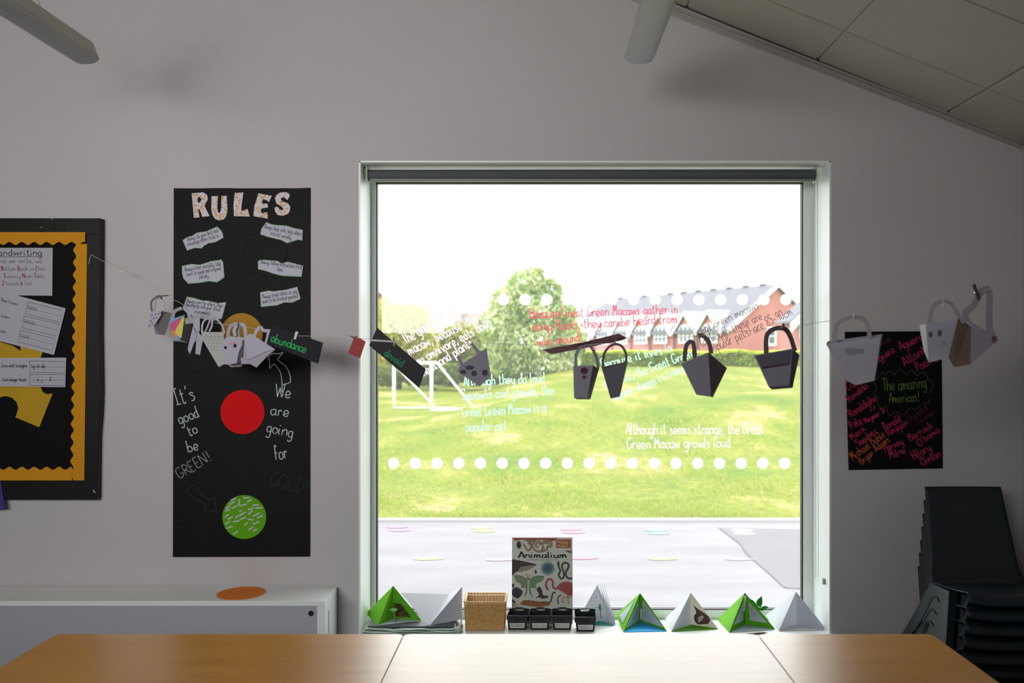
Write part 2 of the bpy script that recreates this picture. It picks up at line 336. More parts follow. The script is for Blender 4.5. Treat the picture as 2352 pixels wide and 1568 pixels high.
def fld(u, v):
    Y = 10.13+(v**1.6)*75; x = -60+u*130; d = .035*nz(x*.9, Y*.8)*sm((Y-10.6)/4); return (x, Y, gz(x, Y)+d)
mb.grid(240, 150, fld); mb.build('field', tm, smooth=True, kind='structure')
# asphalt playground: pale worn tarmac with a crack and a darker patch
am = bpy.data.materials.new('asphalt'); am.use_nodes = True; n = am.node_tree; b = n.nodes['Principled BSDF']; b.inputs['Roughness'].default_value = .85
tc = n.nodes.new('ShaderNodeTexCoord'); mp = n.nodes.new('ShaderNodeMapping'); mp.inputs['Scale'].default_value = (.5, 1.6, 1); n.links.new(tc.outputs['Object'], mp.inputs[0])
n1 = n.nodes.new('ShaderNodeTexNoise'); n1.inputs['Scale'].default_value = 1.5; n1.inputs['Detail'].default_value = 9; n1.inputs['Roughness'].default_value = .6; n.links.new(mp.outputs[0], n1.inputs[0])
r1 = n.nodes.new('ShaderNodeValToRGB'); e = r1.color_ramp.elements; e[0].position = .3; e[0].color = srgb((120, 116, 120)); e[1].position = .7; e[1].color = srgb((140, 136, 140)); n.links.new(n1.outputs[0], r1.inputs[0])
n2 = n.nodes.new('ShaderNodeTexNoise'); n2.inputs['Scale'].default_value = 120; n.links.new(tc.outputs['Object'], n2.inputs[0])
bp = n.nodes.new('ShaderNodeBump'); bp.inputs['Strength'].default_value = .3; bp.inputs['Distance'].default_value = .01; n.links.new(n2.outputs[0], bp.inputs['Height']); n.links.new(bp.outputs[0], b.inputs['Normal'])
n.links.new(r1.outputs[0], b.inputs['Base Color'])
pg = empty('playground', (0, 8, -.1), kind='structure')
mb = MB(); mb.box((-40, WY+D, -.3), (40, 10.08, -.1)); mb.build('tarmac', am, pg)
def GP(px, py, z=-.1):
    Y = (CZ-z)*F/(py-VY); return P(px, py, Y)
patch = mat('tarmac_patch', (112, 108, 113), .85, var=.06, vscale=3, bump=.2, bscale=120)
q = [GP(1650, 1213), GP(1843, 1216), GP(1843, 1352), GP(1800, 1350), GP(1740, 1295), GP(1700, 1252)]
mb = MB(); mb.prism([p+Vector((0, 0, .004)) for p in q]+[], (0, 0, -.003)); mb.build('tarmac_patch', patch, pg)
mb = MB(); mb.ribbon([GP(a, b)+Vector((0, 0, .006)) for a, b in smoothpath([(1653, 1213), (1672, 1228), (1703, 1252), (1712, 1270), (1742, 1296), (1772, 1322), (1805, 1350), (1840, 1352)])], .009, (0, 0, 1)); mb.build('crack', mat('crack_dark', (96, 92, 98), .9), pg)
mb = MB(); mb.box((-40, 10.05, -.3), (40, 10.16, -.075)); mb.build('kerb', mat('pale_kerb', (176, 172, 172), .8, var=.05), pg)
fc = {'y': (180, 172, 118), 'p': (180, 118, 134), 'b': (128, 162, 174), 'k': (172, 150, 158), 'm': (156, 122, 160)}
for px, py, c in ((912, 1213, 'm'), (1107, 1215, 'y'), (1311, 1218, 'p'), (1508, 1220, 'b'), (1704, 1221, 'k')):
    for s in (-1, 1):
        mb = MB(); o = GP(px+s*3, py+s*3.6, -.094)
        mb.prism([o+Vector((.045*2.4*math.cos(t)*(1+.12*math.cos(t)), .062*math.sin(t), 0)) for t in [2*math.pi*k/24 for k in range(24)]], (0, 0, -.003))
        mb.build('painted_footprint', mat('foot_'+c, fc[c], .8), pg)
for px, py, c in ((985, 1282.5, 'y'), (1150, 1284, 'k'), (1341, 1281, 'p'), (1523, 1282.5, 'y'), (1700, 1283, 'k')):
    mb = MB(); o = GP(px, py, -.094)
    mb.prism([o+Vector((.125*math.cos(t), .045*math.sin(t)*(1-.35*math.cos(t)), 0)) for t in [2*math.pi*k/24 for k in range(24)]], (0, 0, -.003))
    mb.build('painted_footprint', mat('foot_'+c, fc[c], .8), pg)
# grass blades near the playground
mb = MB(); rnd = random.Random(3)
for k in range(26000):
    Y = 10.2+(rnd.random()**1.9)*13; px = rnd.uniform(850, 1860); x = (px-VX)*Y/F
    cl = nz(x*2.1+5, Y*1.7)
    if cl < -.15 and rnd.random() < .8: continue
    h = (.02+.035*max(0, cl)+.02*rnd.random()); a = rnd.uniform(0, math.pi); wd = .006+.0005*Y; z = gz(x, Y)+.035*nz(x*.9, Y*.8)*sm((Y-10.6)/4)-.005
    dx, dy = math.cos(a)*wd, math.sin(a)*wd; lx, ly = rnd.uniform(-.03, .03), rnd.uniform(-.03, .03)
    mb.m = rnd.choice((0, 0, 1, 2)); mb.add([(x-dx, Y-dy, z), (x+dx, Y+dy, z), (x+lx, Y+ly, z+h)], [(0, 1, 2)])
mb.build('field_grass_blades', [mat('blade_green', (146, 168, 52), .8, transl=.45), mat('blade_lime', (166, 176, 66), .8, transl=.45), mat('blade_straw', (186, 178, 108), .8, transl=.45)],
         label='short tufted lime green grass beyond the playground kerb', cat='grass', kind='stuff')

# foliage
def leafm(name, cols, sc_=1.2):
    m = bpy.data.materials.new(name); m.use_nodes = True; n = m.node_tree; b = n.nodes['Principled BSDF']; b.inputs['Roughness'].default_value = .8; b.inputs['Specular IOR Level'].default_value = .2
    tc = n.nodes.new('ShaderNodeTexCoord'); no = n.nodes.new('ShaderNodeTexNoise'); no.inputs['Scale'].default_value = sc_; no.inputs['Detail'].default_value = 5; n.links.new(tc.outputs['Object'], no.inputs[0])
    r = n.nodes.new('ShaderNodeValToRGB'); e = r.color_ramp.elements; e[0].position = .35; e[0].color = srgb(cols[0]); e[1].position = .65; e[1].color = srgb(cols[-1])
    for i, c in enumerate(cols[1:-1]): q = e.new(.35+.3*(i+1)/(len(cols)-1)); q.color = srgb(c)
    n.links.new(no.outputs[0], r.inputs[0]); n.links.new(r.outputs[0], b.inputs['Base Color'])
    t = n.nodes.new('ShaderNodeBsdfTranslucent'); n.links.new(r.outputs[0], t.inputs[0]); mi = n.nodes.new('ShaderNodeMixShader'); mi.inputs[0].default_value = .35
    n.links.new(b.outputs[0], mi.inputs[1]); n.links.new(t.outputs[0], mi.inputs[2]); n.links.new(mi.outputs[0], n.nodes['Material Output'].inputs[0]); return m
def crown(mb, blobs, Y, n, ls, rnd, mats=1):
    tot = sum(b[2]*b[3] for b in blobs)
    for bx, by, rx, ry in blobs:
        c = P(bx, by, Y); RX, RZ = rx*Y/F, ry*Y/F
        for k in range(int(n*rx*ry/tot)):
            d = Vector((rnd.gauss(0, 1), rnd.gauss(0, 1), rnd.gauss(0, 1))).normalized(); rr = rnd.uniform(.55, 1.0)**.6*(1+.10*math.sin(d.x*9+bx)*math.cos(d.z*8+d.y*5))
            p = c+Vector((d.x*RX, d.y*(RX+RZ)/2, d.z*RZ))*rr
            u = Vector((rnd.gauss(0, 1), rnd.gauss(0, 1), rnd.gauss(0, 1))).normalized(); v = u.cross(Vector((rnd.gauss(0, 1), rnd.gauss(0, 1), rnd.gauss(0, 1)))).normalized()
            s = ls*rnd.uniform(.6, 1.3); mb.m = rnd.randrange(mats)
            mb.add([p-u*s, p+v*s*.6, p+u*s, p-v*s*.6], [(0, 1, 2, 3)])
bark = mat('bark', (96, 84, 74), .9, bump=.4, bscale=20)
def tree(name, label, cat, blobs, Y, n, ls, cols, base, trunk_r, group=None, extra=None):
    rnd = random.Random(name+str(base)); bx = base; z0 = gz(P(bx, 0, Y).x, Y)-.05
    root = empty(name, (P(bx, 0, Y).x, Y, z0), label, cat, group)
    mb = MB(); crown(mb, blobs, Y, n, ls, rnd, len(cols)); mb.build('foliage', [leafm('leaf', c) for c in cols], root, kind='stuff')
    mb = MB(); top = P(*blobs[0][:2], Y); b0 = Vector((P(bx, 0, Y).x, Y, z0))
    mb.tube([b0, b0.lerp(top, .5), top], [trunk_r, trunk_r*.7, trunk_r*.3], 8)
    for bx_, by_, rx, ry in blobs[1:5]: mb.tube([b0.lerp(top, .35), P(bx_, by_, Y)], [trunk_r*.5, trunk_r*.12], 6)
    mb.build('trunk', bark, root, smooth=True)
    return root
tree('blossom_tree', 'large round tree in pale blossom on the grass mound left of the brick school', 'tree',
     [(1215, 710, 70, 62), (1208, 655, 42, 38), (1255, 672, 38, 36), (1165, 700, 42, 48), (1140, 750, 42, 50), (1285, 730, 44, 44), (1310, 785, 36, 46), (1220, 785, 85, 66), (1145, 805, 42, 46), (1250, 832, 80, 30), (1175, 842, 55, 30), (1228, 632, 22, 20)],
     40, 26000, .085, [[(133, 156, 79), (203, 215, 135), (245, 245, 203)], [(166, 187, 111), (245, 245, 226)], [(104, 135, 76), (178, 203, 111)]], 1225, .22)
tree('yellow_green_tree', 'tall yellow green tree at the left edge of the window view', 'tree',
     [(920, 760, 55, 62), (895, 715, 40, 34), (950, 745, 45, 50), (890, 790, 40, 60), (975, 795, 34, 45)], 44, 9000, .10,
     [[(186, 180, 79), (228, 215, 111)], [(153, 166, 71), (203, 201, 104)]], 915, .16)
tree('olive_tree', 'low olive green tree behind the goal crossbar', 'tree',
     [(1035, 795, 45, 45), (1065, 775, 38, 34), (1000, 810, 40, 40), (1090, 800, 34, 45)], 46, 8000, .10, [[(170, 170, 81), (210, 203, 116)], [(131, 148, 73), (178, 186, 90)]], 1040, .14)
tree('dark_shrub', 'dark green shrub row at the field edge behind the goal', 'shrub',
     [(960, 858, 48, 28), (890, 862, 40, 26), (1030, 860, 48, 26), (1090, 852, 38, 34), (1135, 858, 34, 26)], 42, 9000, .08, [[(85, 106, 66), (131, 145, 79)], [(120, 135, 66), (166, 170, 90)]], 1000, .10)
# bare tree
rt = empty('bare_tree', (P(1075, 0, 52).x, 52, gz(P(1075, 0, 52).x, 52)), 'leafless tree with fine pale branches left of the blossom tree', 'tree')
mb = MB(); rnd = random.Random(11)
def branch(p, d, L, r, k):
    q = p+d*L; mb.tube([p, p.lerp(q, .5)+Vector((rnd.uniform(-.05, .05), 0, rnd.uniform(-.05, .05)))*L, q], [r, r*.8, r*.6], 5, False)
    if k == 0: return
    for i in range(rnd.choice((2, 3, 3))):
        e = (d+Vector((rnd.uniform(-.75, .75), rnd.uniform(-.5, .5), rnd.uniform(-.15, .45)))).normalized(); branch(q, e, L*rnd.uniform(.62, .85), r*.6, k-1)
branch(Vector(rt.location), Vector((-.04, 0, 1)), 1.9, .10, 6)
mb.build('branches', mat('pale_bark', (150, 142, 140), .9), rt)
# hedge
root = empty('clipped_hedge', (P(1600, 0, 45).x, 45, .85), 'long clipped hedge with a lime green top in front of the brick school', 'hedge')
mb = MB(); rnd = random.Random(5)
x0, x1 = P(1318, 0, 45).x, P(1960, 0, 45).x
for k in range(22000):
    x = rnd.uniform(x0, x1); z0 = gz(x, 45)-.05; top = P(0, 806, 45).z+.05*nz(x*2, 3); f = rnd.random()
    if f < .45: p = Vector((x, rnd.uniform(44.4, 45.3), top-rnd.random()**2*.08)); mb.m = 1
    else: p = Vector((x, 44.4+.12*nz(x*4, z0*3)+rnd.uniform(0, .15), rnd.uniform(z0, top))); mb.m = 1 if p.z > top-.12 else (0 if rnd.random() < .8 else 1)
    u = Vector((rnd.gauss(0, 1), rnd.gauss(0, 1), rnd.gauss(0, 1))).normalized(); v = u.cross(Vector((rnd.gauss(0, 1), rnd.gauss(0, 1), rnd.gauss(0, 1)))).normalized(); s = .06
    mb.add([p-u*s, p+v*s*.6, p+u*s, p-v*s*.6], [(0, 1, 2, 3)])
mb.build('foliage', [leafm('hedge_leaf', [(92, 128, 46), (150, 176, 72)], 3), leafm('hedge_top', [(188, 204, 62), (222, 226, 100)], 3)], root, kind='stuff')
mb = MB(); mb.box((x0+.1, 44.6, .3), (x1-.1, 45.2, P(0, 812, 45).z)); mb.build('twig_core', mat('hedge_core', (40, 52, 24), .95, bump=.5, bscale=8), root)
# fence stakes beside the blossom tree
for px, Yk, lab in ((1268, 41.5, 'thin grey stake nearest the blossom tree foot'), (1277, 41.5, 'second thin grey stake from the blossom tree foot'), (1288, 41.5, 'third thin grey stake from the blossom tree foot'), (1295, 41.5, 'thin grey stake nearest the hedge end')):
    b0 = Vector((P(px, 0, Yk).x, Yk, gz(P(px, 0, Yk).x, Yk)-.05)); mb = MB(); mb.tube([b0, b0+Vector((.03, 0, .72))], .022, 6)
    mb.build('stake', mat('stake_grey', (160, 156, 150), .8), label=lab, cat='stake', group='stakes beside the blossom tree')

# goal
gw = mat('goal_white', (236, 238, 234), .5)
gY = 27.2; root = empty('football_goal', (P(945, 0, gY).x, gY, gz(P(945, 0, gY).x, gY)), 'white framed football goal standing on the field at the left', 'goal')
gb = gz(-3, gY)
def GQ(px, py, Y): return P(px, py, Y)
a0, a1 = GQ(905, 942, 28.6), GQ(905, 836, 28.6); b0, b1 = GQ(991, 950, 27.0), GQ(991, 833, 27.0)
for nm, pth in (('post', [a0, a1]), ('post', [b0, b1]), ('crossbar', [a1, b1]), ('brace', [b1+Vector((.15, 0, 0)), GQ(1098, 948, 26.6)]), ('brace', [a1, GQ(1006, 942, 28.2)]),
                ('ground_bar', [a0, GQ(1006, 942, 28.2)]), ('ground_bar', [b0+Vector((0, 0, .03)), GQ(1098, 948, 26.6)]), ('rear_bar', [GQ(1006, 942, 28.2), GQ(1098, 948, 26.6)]), ('top_stub', [b1, b1+Vector((.15, 0, 0))])):
    if nm in ('ground_bar', 'rear_bar'): pth = [p+Vector((0, 0, .07)) for p in pth]
    mb = MB(); mb.tube(pth, .045 if nm in ('post', 'crossbar', 'top_stub') else .026, 10); mb.build(nm, gw, root, smooth=True)

# brick school
brick = mat('school_brick', (184, 124, 114), .9, .1, var=.12, vscale=1.2, bump=.2, bscale=12)
brick2 = mat('gable_brick', (196, 122, 110), .9, .1, var=.08, vscale=1.2)
slate = mat('slate', (110, 108, 116), .7, var=.08, vscale=.7, bump=.2, bscale=8)
slate2 = mat('slate_light', (170, 168, 166), .7, var=.08, vscale=1)
wtrim = mat('white_trim', (235, 236, 236), .6)
pane = mat('dark_pane', (60, 86, 88), .2, .6)
C0 = Vector((14.2, 75, 0)); dl = Vector((-.437, .899, 0)); dg = Vector((.899, .437, 0)); up = Vector((0, 0, 1)); ez, rz, hw, LN = 3.24, 6.6, 4.49, 29.5
sch = empty('brick_school', C0+Vector((0, 0, .6)), 'long red brick school with grey slate roof and a row of gablets', 'building')
def Q(t, g, z): return C0+dl*t+dg*g+up*z
mb = MB(); mb.add([Q(0, 0, .3), Q(LN, 0, .3), Q(LN, 0, ez), Q(0, 0, ez), Q(0, 2*hw, .3), Q(LN, 2*hw, .3), Q(LN, 2*hw, ez), Q(0, 2*hw, ez), Q(0, hw, rz-.15)],
                  [(0, 1, 2, 3), (5, 4, 7, 6), (1, 5, 6, 2), (4, 0, 3, 8, 7)]); mb.build('wall', [brick], sch)
mb = MB(); th = .18
for s in (0, 1):
    g0 = -.35 if s == 0 else 2*hw+.35; ze = ez-.25
    mb.prism([Q(-.3, g0, ze), Q(LN+.3, g0, ze), Q(LN-4.4, hw, rz), Q(-.3, hw, rz)], (0, 0, th))
mb.prism([Q(LN+.3, -.35, ez-.25), Q(LN+.3, 2*hw+.35, ez-.25), Q(LN-4.4, hw, rz)], (0, 0, th))
mb.build('roof', slate, sch)
for k in range(11):
    t = 1.2+k*2.2; mb = MB(); mb.prism([Q(t, hw-.12, rz+th), Q(t+.7, hw-.12, rz+th), Q(t+.7, hw+.12, rz+th), Q(t, hw+.12, rz+th)], (0, 0, .12)); mb.build('ridge_tile', slate, sch)
mb = MB()
for g0, g1 in ((-.45, hw), (2*hw+.45, hw)):
    mb.prism([Q(-.42, g0, ez-.35), Q(-.42, g1, rz-.05), Q(-.42, g1, rz+.28), Q(-.42, g0, ez+.0)], dl*.1)
mb.build('bargeboard', wtrim, sch)
for i, px in enumerate((1633, 1578, 1520, 1475, 1430, 1388, 1344)):
    a = (px-1240)/F; t = (14.2-75*a)/(.437+.899*a)
    gwid = 1.4; pk = 4.42
    mb = MB(); mb.prism([Q(t-gwid, -.12, ez-.35), Q(t+gwid, -.12, ez-.35), Q(t, -.12, pk)], dg*2.2); mb.build('gablet', brick2, sch)
    mb = MB()
    for s in (-1, 1):
        mb.prism([Q(t+s*(gwid+.35), -.4, ez-.45), Q(t, -.4, pk+.10), Q(t, -.4, pk+.32), Q(t+s*(gwid+.40), -.4, ez-.22)], dg*.12)
    mb.build('gablet_bargeboard', wtrim, sch)
    mb = MB()
    for s in (-1, 1):
        mb.prism([Q(t+s*(gwid+.36), -.35, ez-.3), Q(t, -.35, pk+.3), Q(t, 2.3, pk+.3), Q(t+s*(gwid+.36), .4, ez-.3)], (0, 0, .08))
    mb.build('gablet_roof', slate2, sch)
    wnd = MB(); arch = [Q(t+x, -.16, z) for x, z in ((-1.02, 2.2), (1.02, 2.2), (1.02, 3.4), (.7, 3.66), (0, 3.76), (-.7, 3.66), (-1.02, 3.4))]
    wnd.prism(arch, dg*.05); wo = wnd.build('window', wtrim, sch)
    for x in (-.58, 0, .58):
        for z0, z1 in ((2.34, 2.74), (2.80, 3.16), (3.22, 3.55)):
            m_ = MB(); m_.prism([Q(t+x-.15, -.19, z0), Q(t+x+.15, -.19, z0), Q(t+x+.15, -.19, z1), Q(t+x-.15, -.19, z1)], dg*.03); m_.build('pane', pane, wo)
    if i < 6:
        m_ = MB(); a2 = t+1.65; m_.tube([Q(a2, -.14, .3), Q(a2, -.14, 3.0)], .07, 6); m_.prism([Q(a2-.2, -.3, 2.75), Q(a2+.2, -.3, 2.75), Q(a2+.2, -.3, 3.05), Q(a2-.2, -.3, 3.05)], dg*.2); m_.build('downpipe', mat('pipe_dark', (70, 66, 72), .6), sch)
m_ = MB(); m_.prism([Q(-.06, hw-1.2, 2.2), Q(-.06, hw+.2, 2.2), Q(-.06, hw+.2, 3.7), Q(-.06, hw-1.2, 3.7)], dl*.05)
# gable window, in front of the gable wall, right of its middle
m_ = MB(); m_.prism([Q(-.07, 3.6, 2.0), Q(-.07, 4.5, 2.0), Q(-.07, 4.5, 3.45), Q(-.07, 3.6, 3.45)], dl*.06); wo = m_.build('window', wtrim, sch)
for z0, z1 in ((2.2, 2.7), (2.8, 3.3)):
    m_ = MB(); m_.prism([Q(-.1, 3.8, z0), Q(-.1, 4.3, z0), Q(-.1, 4.3, z1), Q(-.1, 3.8, z1)], dl*.03); m_.build('pane', pane, wo)
m_ = MB(); m_.prism([Q(-.05, 0, 1.55), Q(-.05, 2*hw, 1.55), Q(-.05, 2*hw, 1.68), Q(-.05, 0, 1.68)], dl*.05); m_.build('string_course', mat('string_course', (150, 92, 84), .9), sch)
# right wing of the school: next gable at the window's right edge
wg = empty('school_wing', P(1900, 800, 64), 'second brick gable with white bargeboard at the far right of the view', 'building')
def R(px, py, Y=64): return P(px, py, Y)
mb = MB(); mb.prism([R(1826, 840), R(2050, 840), R(2050, 762), R(1938, 640), R(1826, 745)], (0, 4, 0)); mb.build('wall', mat('wing_brick', (182, 126, 118), .9, var=.08), wg)
mb = MB()
mb.prism([R(1815, 762), R(1938, 640), R(1938, 627), R(1815, 742)], (0, -.4, 0)); mb.prism([R(1938, 640), R(2060, 762), R(2060, 745), R(1938, 627)], (0, -.4, 0)); mb.build('bargeboard', wtrim, wg)
mb = MB(); mb.prism([R(1815, 742), R(1938, 627), R(1938, 622), R(1815, 737)], (0, 4, 0)); mb.prism([R(2060, 745), R(1938, 627), R(1938, 622), R(2060, 740)], (0, 4, 0)); mb.build('roof', slate, wg)
mb = MB(); mb.prism([R(1836, 730), R(1858, 730), R(1858, 778), R(1836, 778)], (0, -.2, 0)); wo = mb.build('window', wtrim, wg)
mb = MB(); mb.prism([R(1841, 736), R(1853, 736), R(1853, 772), R(1841, 772)], (0, -.26, 0)); mb.build('pane', pane, wo)
# houses beyond the trees
hs = empty('gabled_house', P(820, 840, 60), 'brick house gable with white verge behind the yellow tree at the far left', 'building')
mb = MB(); mb.prism([P(640, 860, 60), P(968, 860, 60), P(968, 735, 60), P(806, 634, 60), P(640, 735, 60)], (0, 9, 0)); mb.build('wall', mat('house_brick', (166, 122, 108), .9, var=.08), hs)
mb = MB(); mb.prism([P(806, 618, 59.6), P(982, 728, 59.6), P(982, 742, 59.6), P(806, 632, 59.6)], (0, 10, 0)); mb.prism([P(806, 618, 59.6), P(626, 730, 59.6), P(626, 744, 59.6), P(806, 632, 59.6)], (0, 10, 0)); mb.build('roof', mat('house_roof', (190, 188, 190), .8), hs)
hs = empty('distant_house', P(1075, 800, 80), 'small hipped brown roof house between the bare tree and the olive tree', 'building')
mb = MB(); a, b, c, d = P(1035, 752, 80), P(1125, 752, 80), P(1035, 752, 86), P(1125, 752, 86); r0, r1_ = P(1062, 718, 83), P(1105, 718, 83)
mb.add([a, b, d, c, r0, r1_], [(0, 1, 5, 4), (1, 2, 5), (2, 3, 4, 5), (3, 0, 4)]); mb.build('roof', mat('brown_roof', (150, 128, 120), .9, var=.1), hs)
mb = MB(); mb.box((a.x+.2, 80.2, 0), (b.x-.2, 85.6, a.z)); mb.build('wall', MATS['house_brick'], hs)

# ------------------------------------------------------------------ noticeboard
BY = 4.455
nb = empty('noticeboard', P(60, 1147, BY), 'large black noticeboard with yellow scalloped border at the left wall', 'noticeboard')
mb = MB(); mb.prism([P(-420, 515, BY+.012), P(225, 515, BY+.012), P(218, 1140, BY+.012), P(-420, 1140, BY+.012)], (0, .03, 0)); mb.build('backing_board', black, nb)
for i, q in enumerate(([(-430, 500), (231, 501), (231, 540), (-430, 540)], [(197, 536), (231, 536), (229, 760), (231, 900), (229, 950), (225, 1000), (223, 1147), (190, 1147)], [(-430, 1098), (192, 1098), (192, 1147), (-430, 1147)])):
    mb = MB(); mb.prism([P(a, b, BY) for a, b in q], (0, .044, 0)); mb.build('frame_edge', mat('black_frame_paper', (12, 11, 11), .5, .25, bump=.2, bscale=12), nb, bevel=.003)
yel = mat('yellow_corrugated', (214, 148, 22), .6, .3)
def corr(name, L, edge0, edge1, horiz):
    """corrugated scalloped strip: ridges across its length"""
    mb = MB(); pts = []; k = 0; s = L[0]; st = 2.35
    while s <= L[1]:
        sc_ = 3.4*math.cos(2*math.pi*(s-L[0])/28.5); y = BY-.001-(.0018 if k % 2 else 0)+(.010)
        y -= .011
        e0, e1 = edge0(s), edge1(s)+sc_
        pts.append((P(s, e0, y), P(s, e1, y)) if horiz else (P(e0, s, y), P(e1, s, y))); s += st; k += 1
    vs_ = [v for p in pts for v in p]; mb.add(vs_, [(2*i, 2*i+1, 2*i+3, 2*i+2) for i in range(len(pts)-1)])
    return mb.build(name, yel, nb, solid=.0008)
corr('scalloped_border', (-420, 198), lambda s: 533, lambda s: 559, True)
corr('scalloped_border', (560, 1103), lambda s: 200-(s-560)*.012, lambda s: 172-(s-560)*.014, False)
corr('scalloped_border', (-420, 166), lambda s: 1103, lambda s: 1075, True)
card('torn_corner', [P(214, 1123, BY-.001), P(221, 1132, BY-.001), P(215, 1130, BY-.001)], -.0005, paper, nb)
for px, py in ((94, 522), (119, 503)):
    mb = MB(); q = P(px, py, BY-.002); mb.box((q.x-.004, q.y-.001, q.z-.001), (q.x+.004, q.y+.002, q.z+.001)); mb.build('staple', mat('staple', (200, 200, 205), .3, metal=.8), nb)
SY = BY+.006
def sheet(name, pts, label, cat, Y=SY, m=None):
    r = card(name, [P(a, b, Y) for a, b in pts], .0006, m or paper, None, label=label, cat=cat); return r
s1 = sheet('handwriting_sheet', [(-75, 569), (121, 569), (120, 679), (-75, 677)], 'white handwriting rules sheet, topmost on the black noticeboard', 'paper sheet')
for lines, m_, wd in (([('Handwriting', (-14, 587), (97, 586), 15)], ink, 1.5), ([('Before we write, we', (-24, 604), (97, 604), 12)], mat('ink_light', (110, 108, 122), .8), 1),
                      ([('ottom', (8, 621), (36, 621), 10), ('ack in', (47, 621), (78, 621), 10), ('hair', (88, 621), (106, 621), 10), ('ummy', (14, 638), (47, 639), 10), ('ear', (59, 638), (74, 638), 10), ('able', (83, 638), (102, 638), 10), ('hands', (14, 655), (44, 655), 10), ('feet', (57, 655), (74, 655), 10)], MATS.get('ink_light'), .9),
                      ([('B', (3, 621), (7, 621), 10), ('B', (41, 621), (45, 621), 10), ('C', (82, 621), (87, 621), 10), ('T', (8, 638), (13, 638), 10), ('N', (52, 638), (57, 638), 10), ('T', (78, 638), (83, 638), 10), ('2', (5, 655), (10, 655), 10), ('6', (48, 655), (53, 655), 10)], inkr, 1.4)):
    writing(lines, m_ or MATS['ink_light'], SY-.0006, s1, wd)
mb = MB(); mb.ribbon([P(-14, 590, SY-.0006), P(97, 589, SY-.0006)], 1.1*SY/F); mb.build('underline', ink, s1)
s2 = sheet('short_lines_sheet', [(-60, 652), (151, 708), (124, 815), (-60, 768)], 'tilted white letter formation sheet in the middle of the noticeboard', 'paper sheet', SY-.002)
y2 = SY-.0026
writing([('Short Lines', (2, 691), (39, 701), 7), ('Short Lines', (-18, 722), (21, 732), 7), ('Long Lines', (-24, 756), (13, 765), 7)], ink, y2, s2, .9)
def lbox(mb, c, ex, ey, Y, n=4, wd=.9):
    p = lambda u, v: P(c[0]+ex[0]*u+ey[0]*v, c[1]+ex[1]*u+ey[1]*v, Y)
    mb.ribbon([p(0, 0), p(1, 0), p(1, 1), p(0, 1), p(0, 0)], wd*Y/F)
    for k in range(1, n):
        if k % 2 == 0: mb.ribbon([p(.02, k/n), p(.98, k/n)], .6*Y/F)
        else:
            for i in range(18): mb.ribbon([p(.02+i*.054, k/n), p(.04+i*.054, k/n)], .5*Y/F)
mb = MB()
for c, nn in (((64, 693), 5), ((56, 725), 6), ((47, 758), 5)):
    lbox(mb, c, (79, 19.5), (-6, 27), y2)
    for k in range(nn): mb.ribbon([P(c[0]+2+k*4.2, c[1]+9+k*1.05, y2), P(c[0]+.5+k*4.2, c[1]+16+k*1.05, y2)], 1.1*y2/F)
mb.build('ruled_box', ink, s2)
s3 = sheet('joins_sheet', [(-70, 822), (152, 821), (150, 889), (-70, 886)], 'white joins and hooks practice sheet, lowest on the noticeboard', 'paper sheet', SY-.002)
writing([('Joins with triangles', (3, 843), (62, 843), 8), ('Coat hanger hooks', (5, 875), (61, 875), 8), ('tg ch dp', (72, 844), (104, 844), 9), ('c j', (86, 875), (97, 875), 8), ('f', (114, 876), (119, 876), 10)], ink, y2, s3, 1)
mb = MB(); lbox(mb, (68, 829), (80, 1), (0, 26), y2); lbox(mb, (68, 860), (80, 0), (0, 25), y2); mb.build('ruled_box', ink, s3)
jig = [(-60, 770), (0, 785), (30, 794), (48, 806), (46, 792), (98, 808), (93, 822), (93, 888), (98, 900), (108, 905), (121, 903), (90, 981), (35, 958)]
jig += [(12+30*math.cos(t), 937-28*math.sin(t)) for t in [math.radians(d) for d in (-30, 0, 30, 60, 90, 120, 150, 180)]]+[(-40, 960), (-60, 900)]
sheet('jigsaw_piece', jig, 'large yellow cardboard jigsaw piece behind the practice sheets', 'jigsaw piece', SY+.003, mat('jigsaw_yellow', (190, 150, 18), .8, var=.05, vscale=8))
sheet('purple_paper', [(-40, 1090), (0, 1094), (4, 1118), (11, 1168), (-40, 1172)], 'purple paper corner overlapping the bottom of the noticeboard', 'paper sheet', BY-.004, mat('purple_paper', (62, 44, 140), .7))

# ------------------------------------------------------------------ RULES poster
RY = 4.494
ru = empty('rules_poster', P(555, 1278, RY), 'tall black rules poster with a red and a green circle left of the window', 'poster')
rnd = random.Random(2)
edge = [(399, 432)]+[(399+k*31.4, 432+rnd.uniform(-.4, .4)) for k in range(1, 10)]+[(713, 431), (712, 1278), (397, 1279)]
card('backing_paper', [P(a, b, RY) for a, b in edge], .003, blacksheen, ru)
def c3(pts): return [(380+a*.19774, 420+b*.19774) for a, b in pts]
pat = bpy.data.materials.new('patterned_letter_paper'); pat.use_nodes = True; n = pat.node_tree; b = n.nodes['Principled BSDF']; b.inputs['Roughness'].default_value = .7
tc = n.nodes.new('ShaderNodeTexCoord'); vo = n.nodes.new('ShaderNodeTexVoronoi'); vo.inputs['Scale'].default_value = 95; n.links.new(tc.outputs['Object'], vo.inputs['Vector'])
r = n.nodes.new('ShaderNodeValToRGB'); r.color_ramp.interpolation = 'CONSTANT'; e = r.color_ramp.elements; e[0].color = srgb((214, 152, 40)); e[1].position = .36; e[1].color = srgb((222, 214, 222))
n.links.new(vo.outputs['Distance'], r.inputs[0]); n.links.new(r.outputs[0], b.inputs['Base Color'])
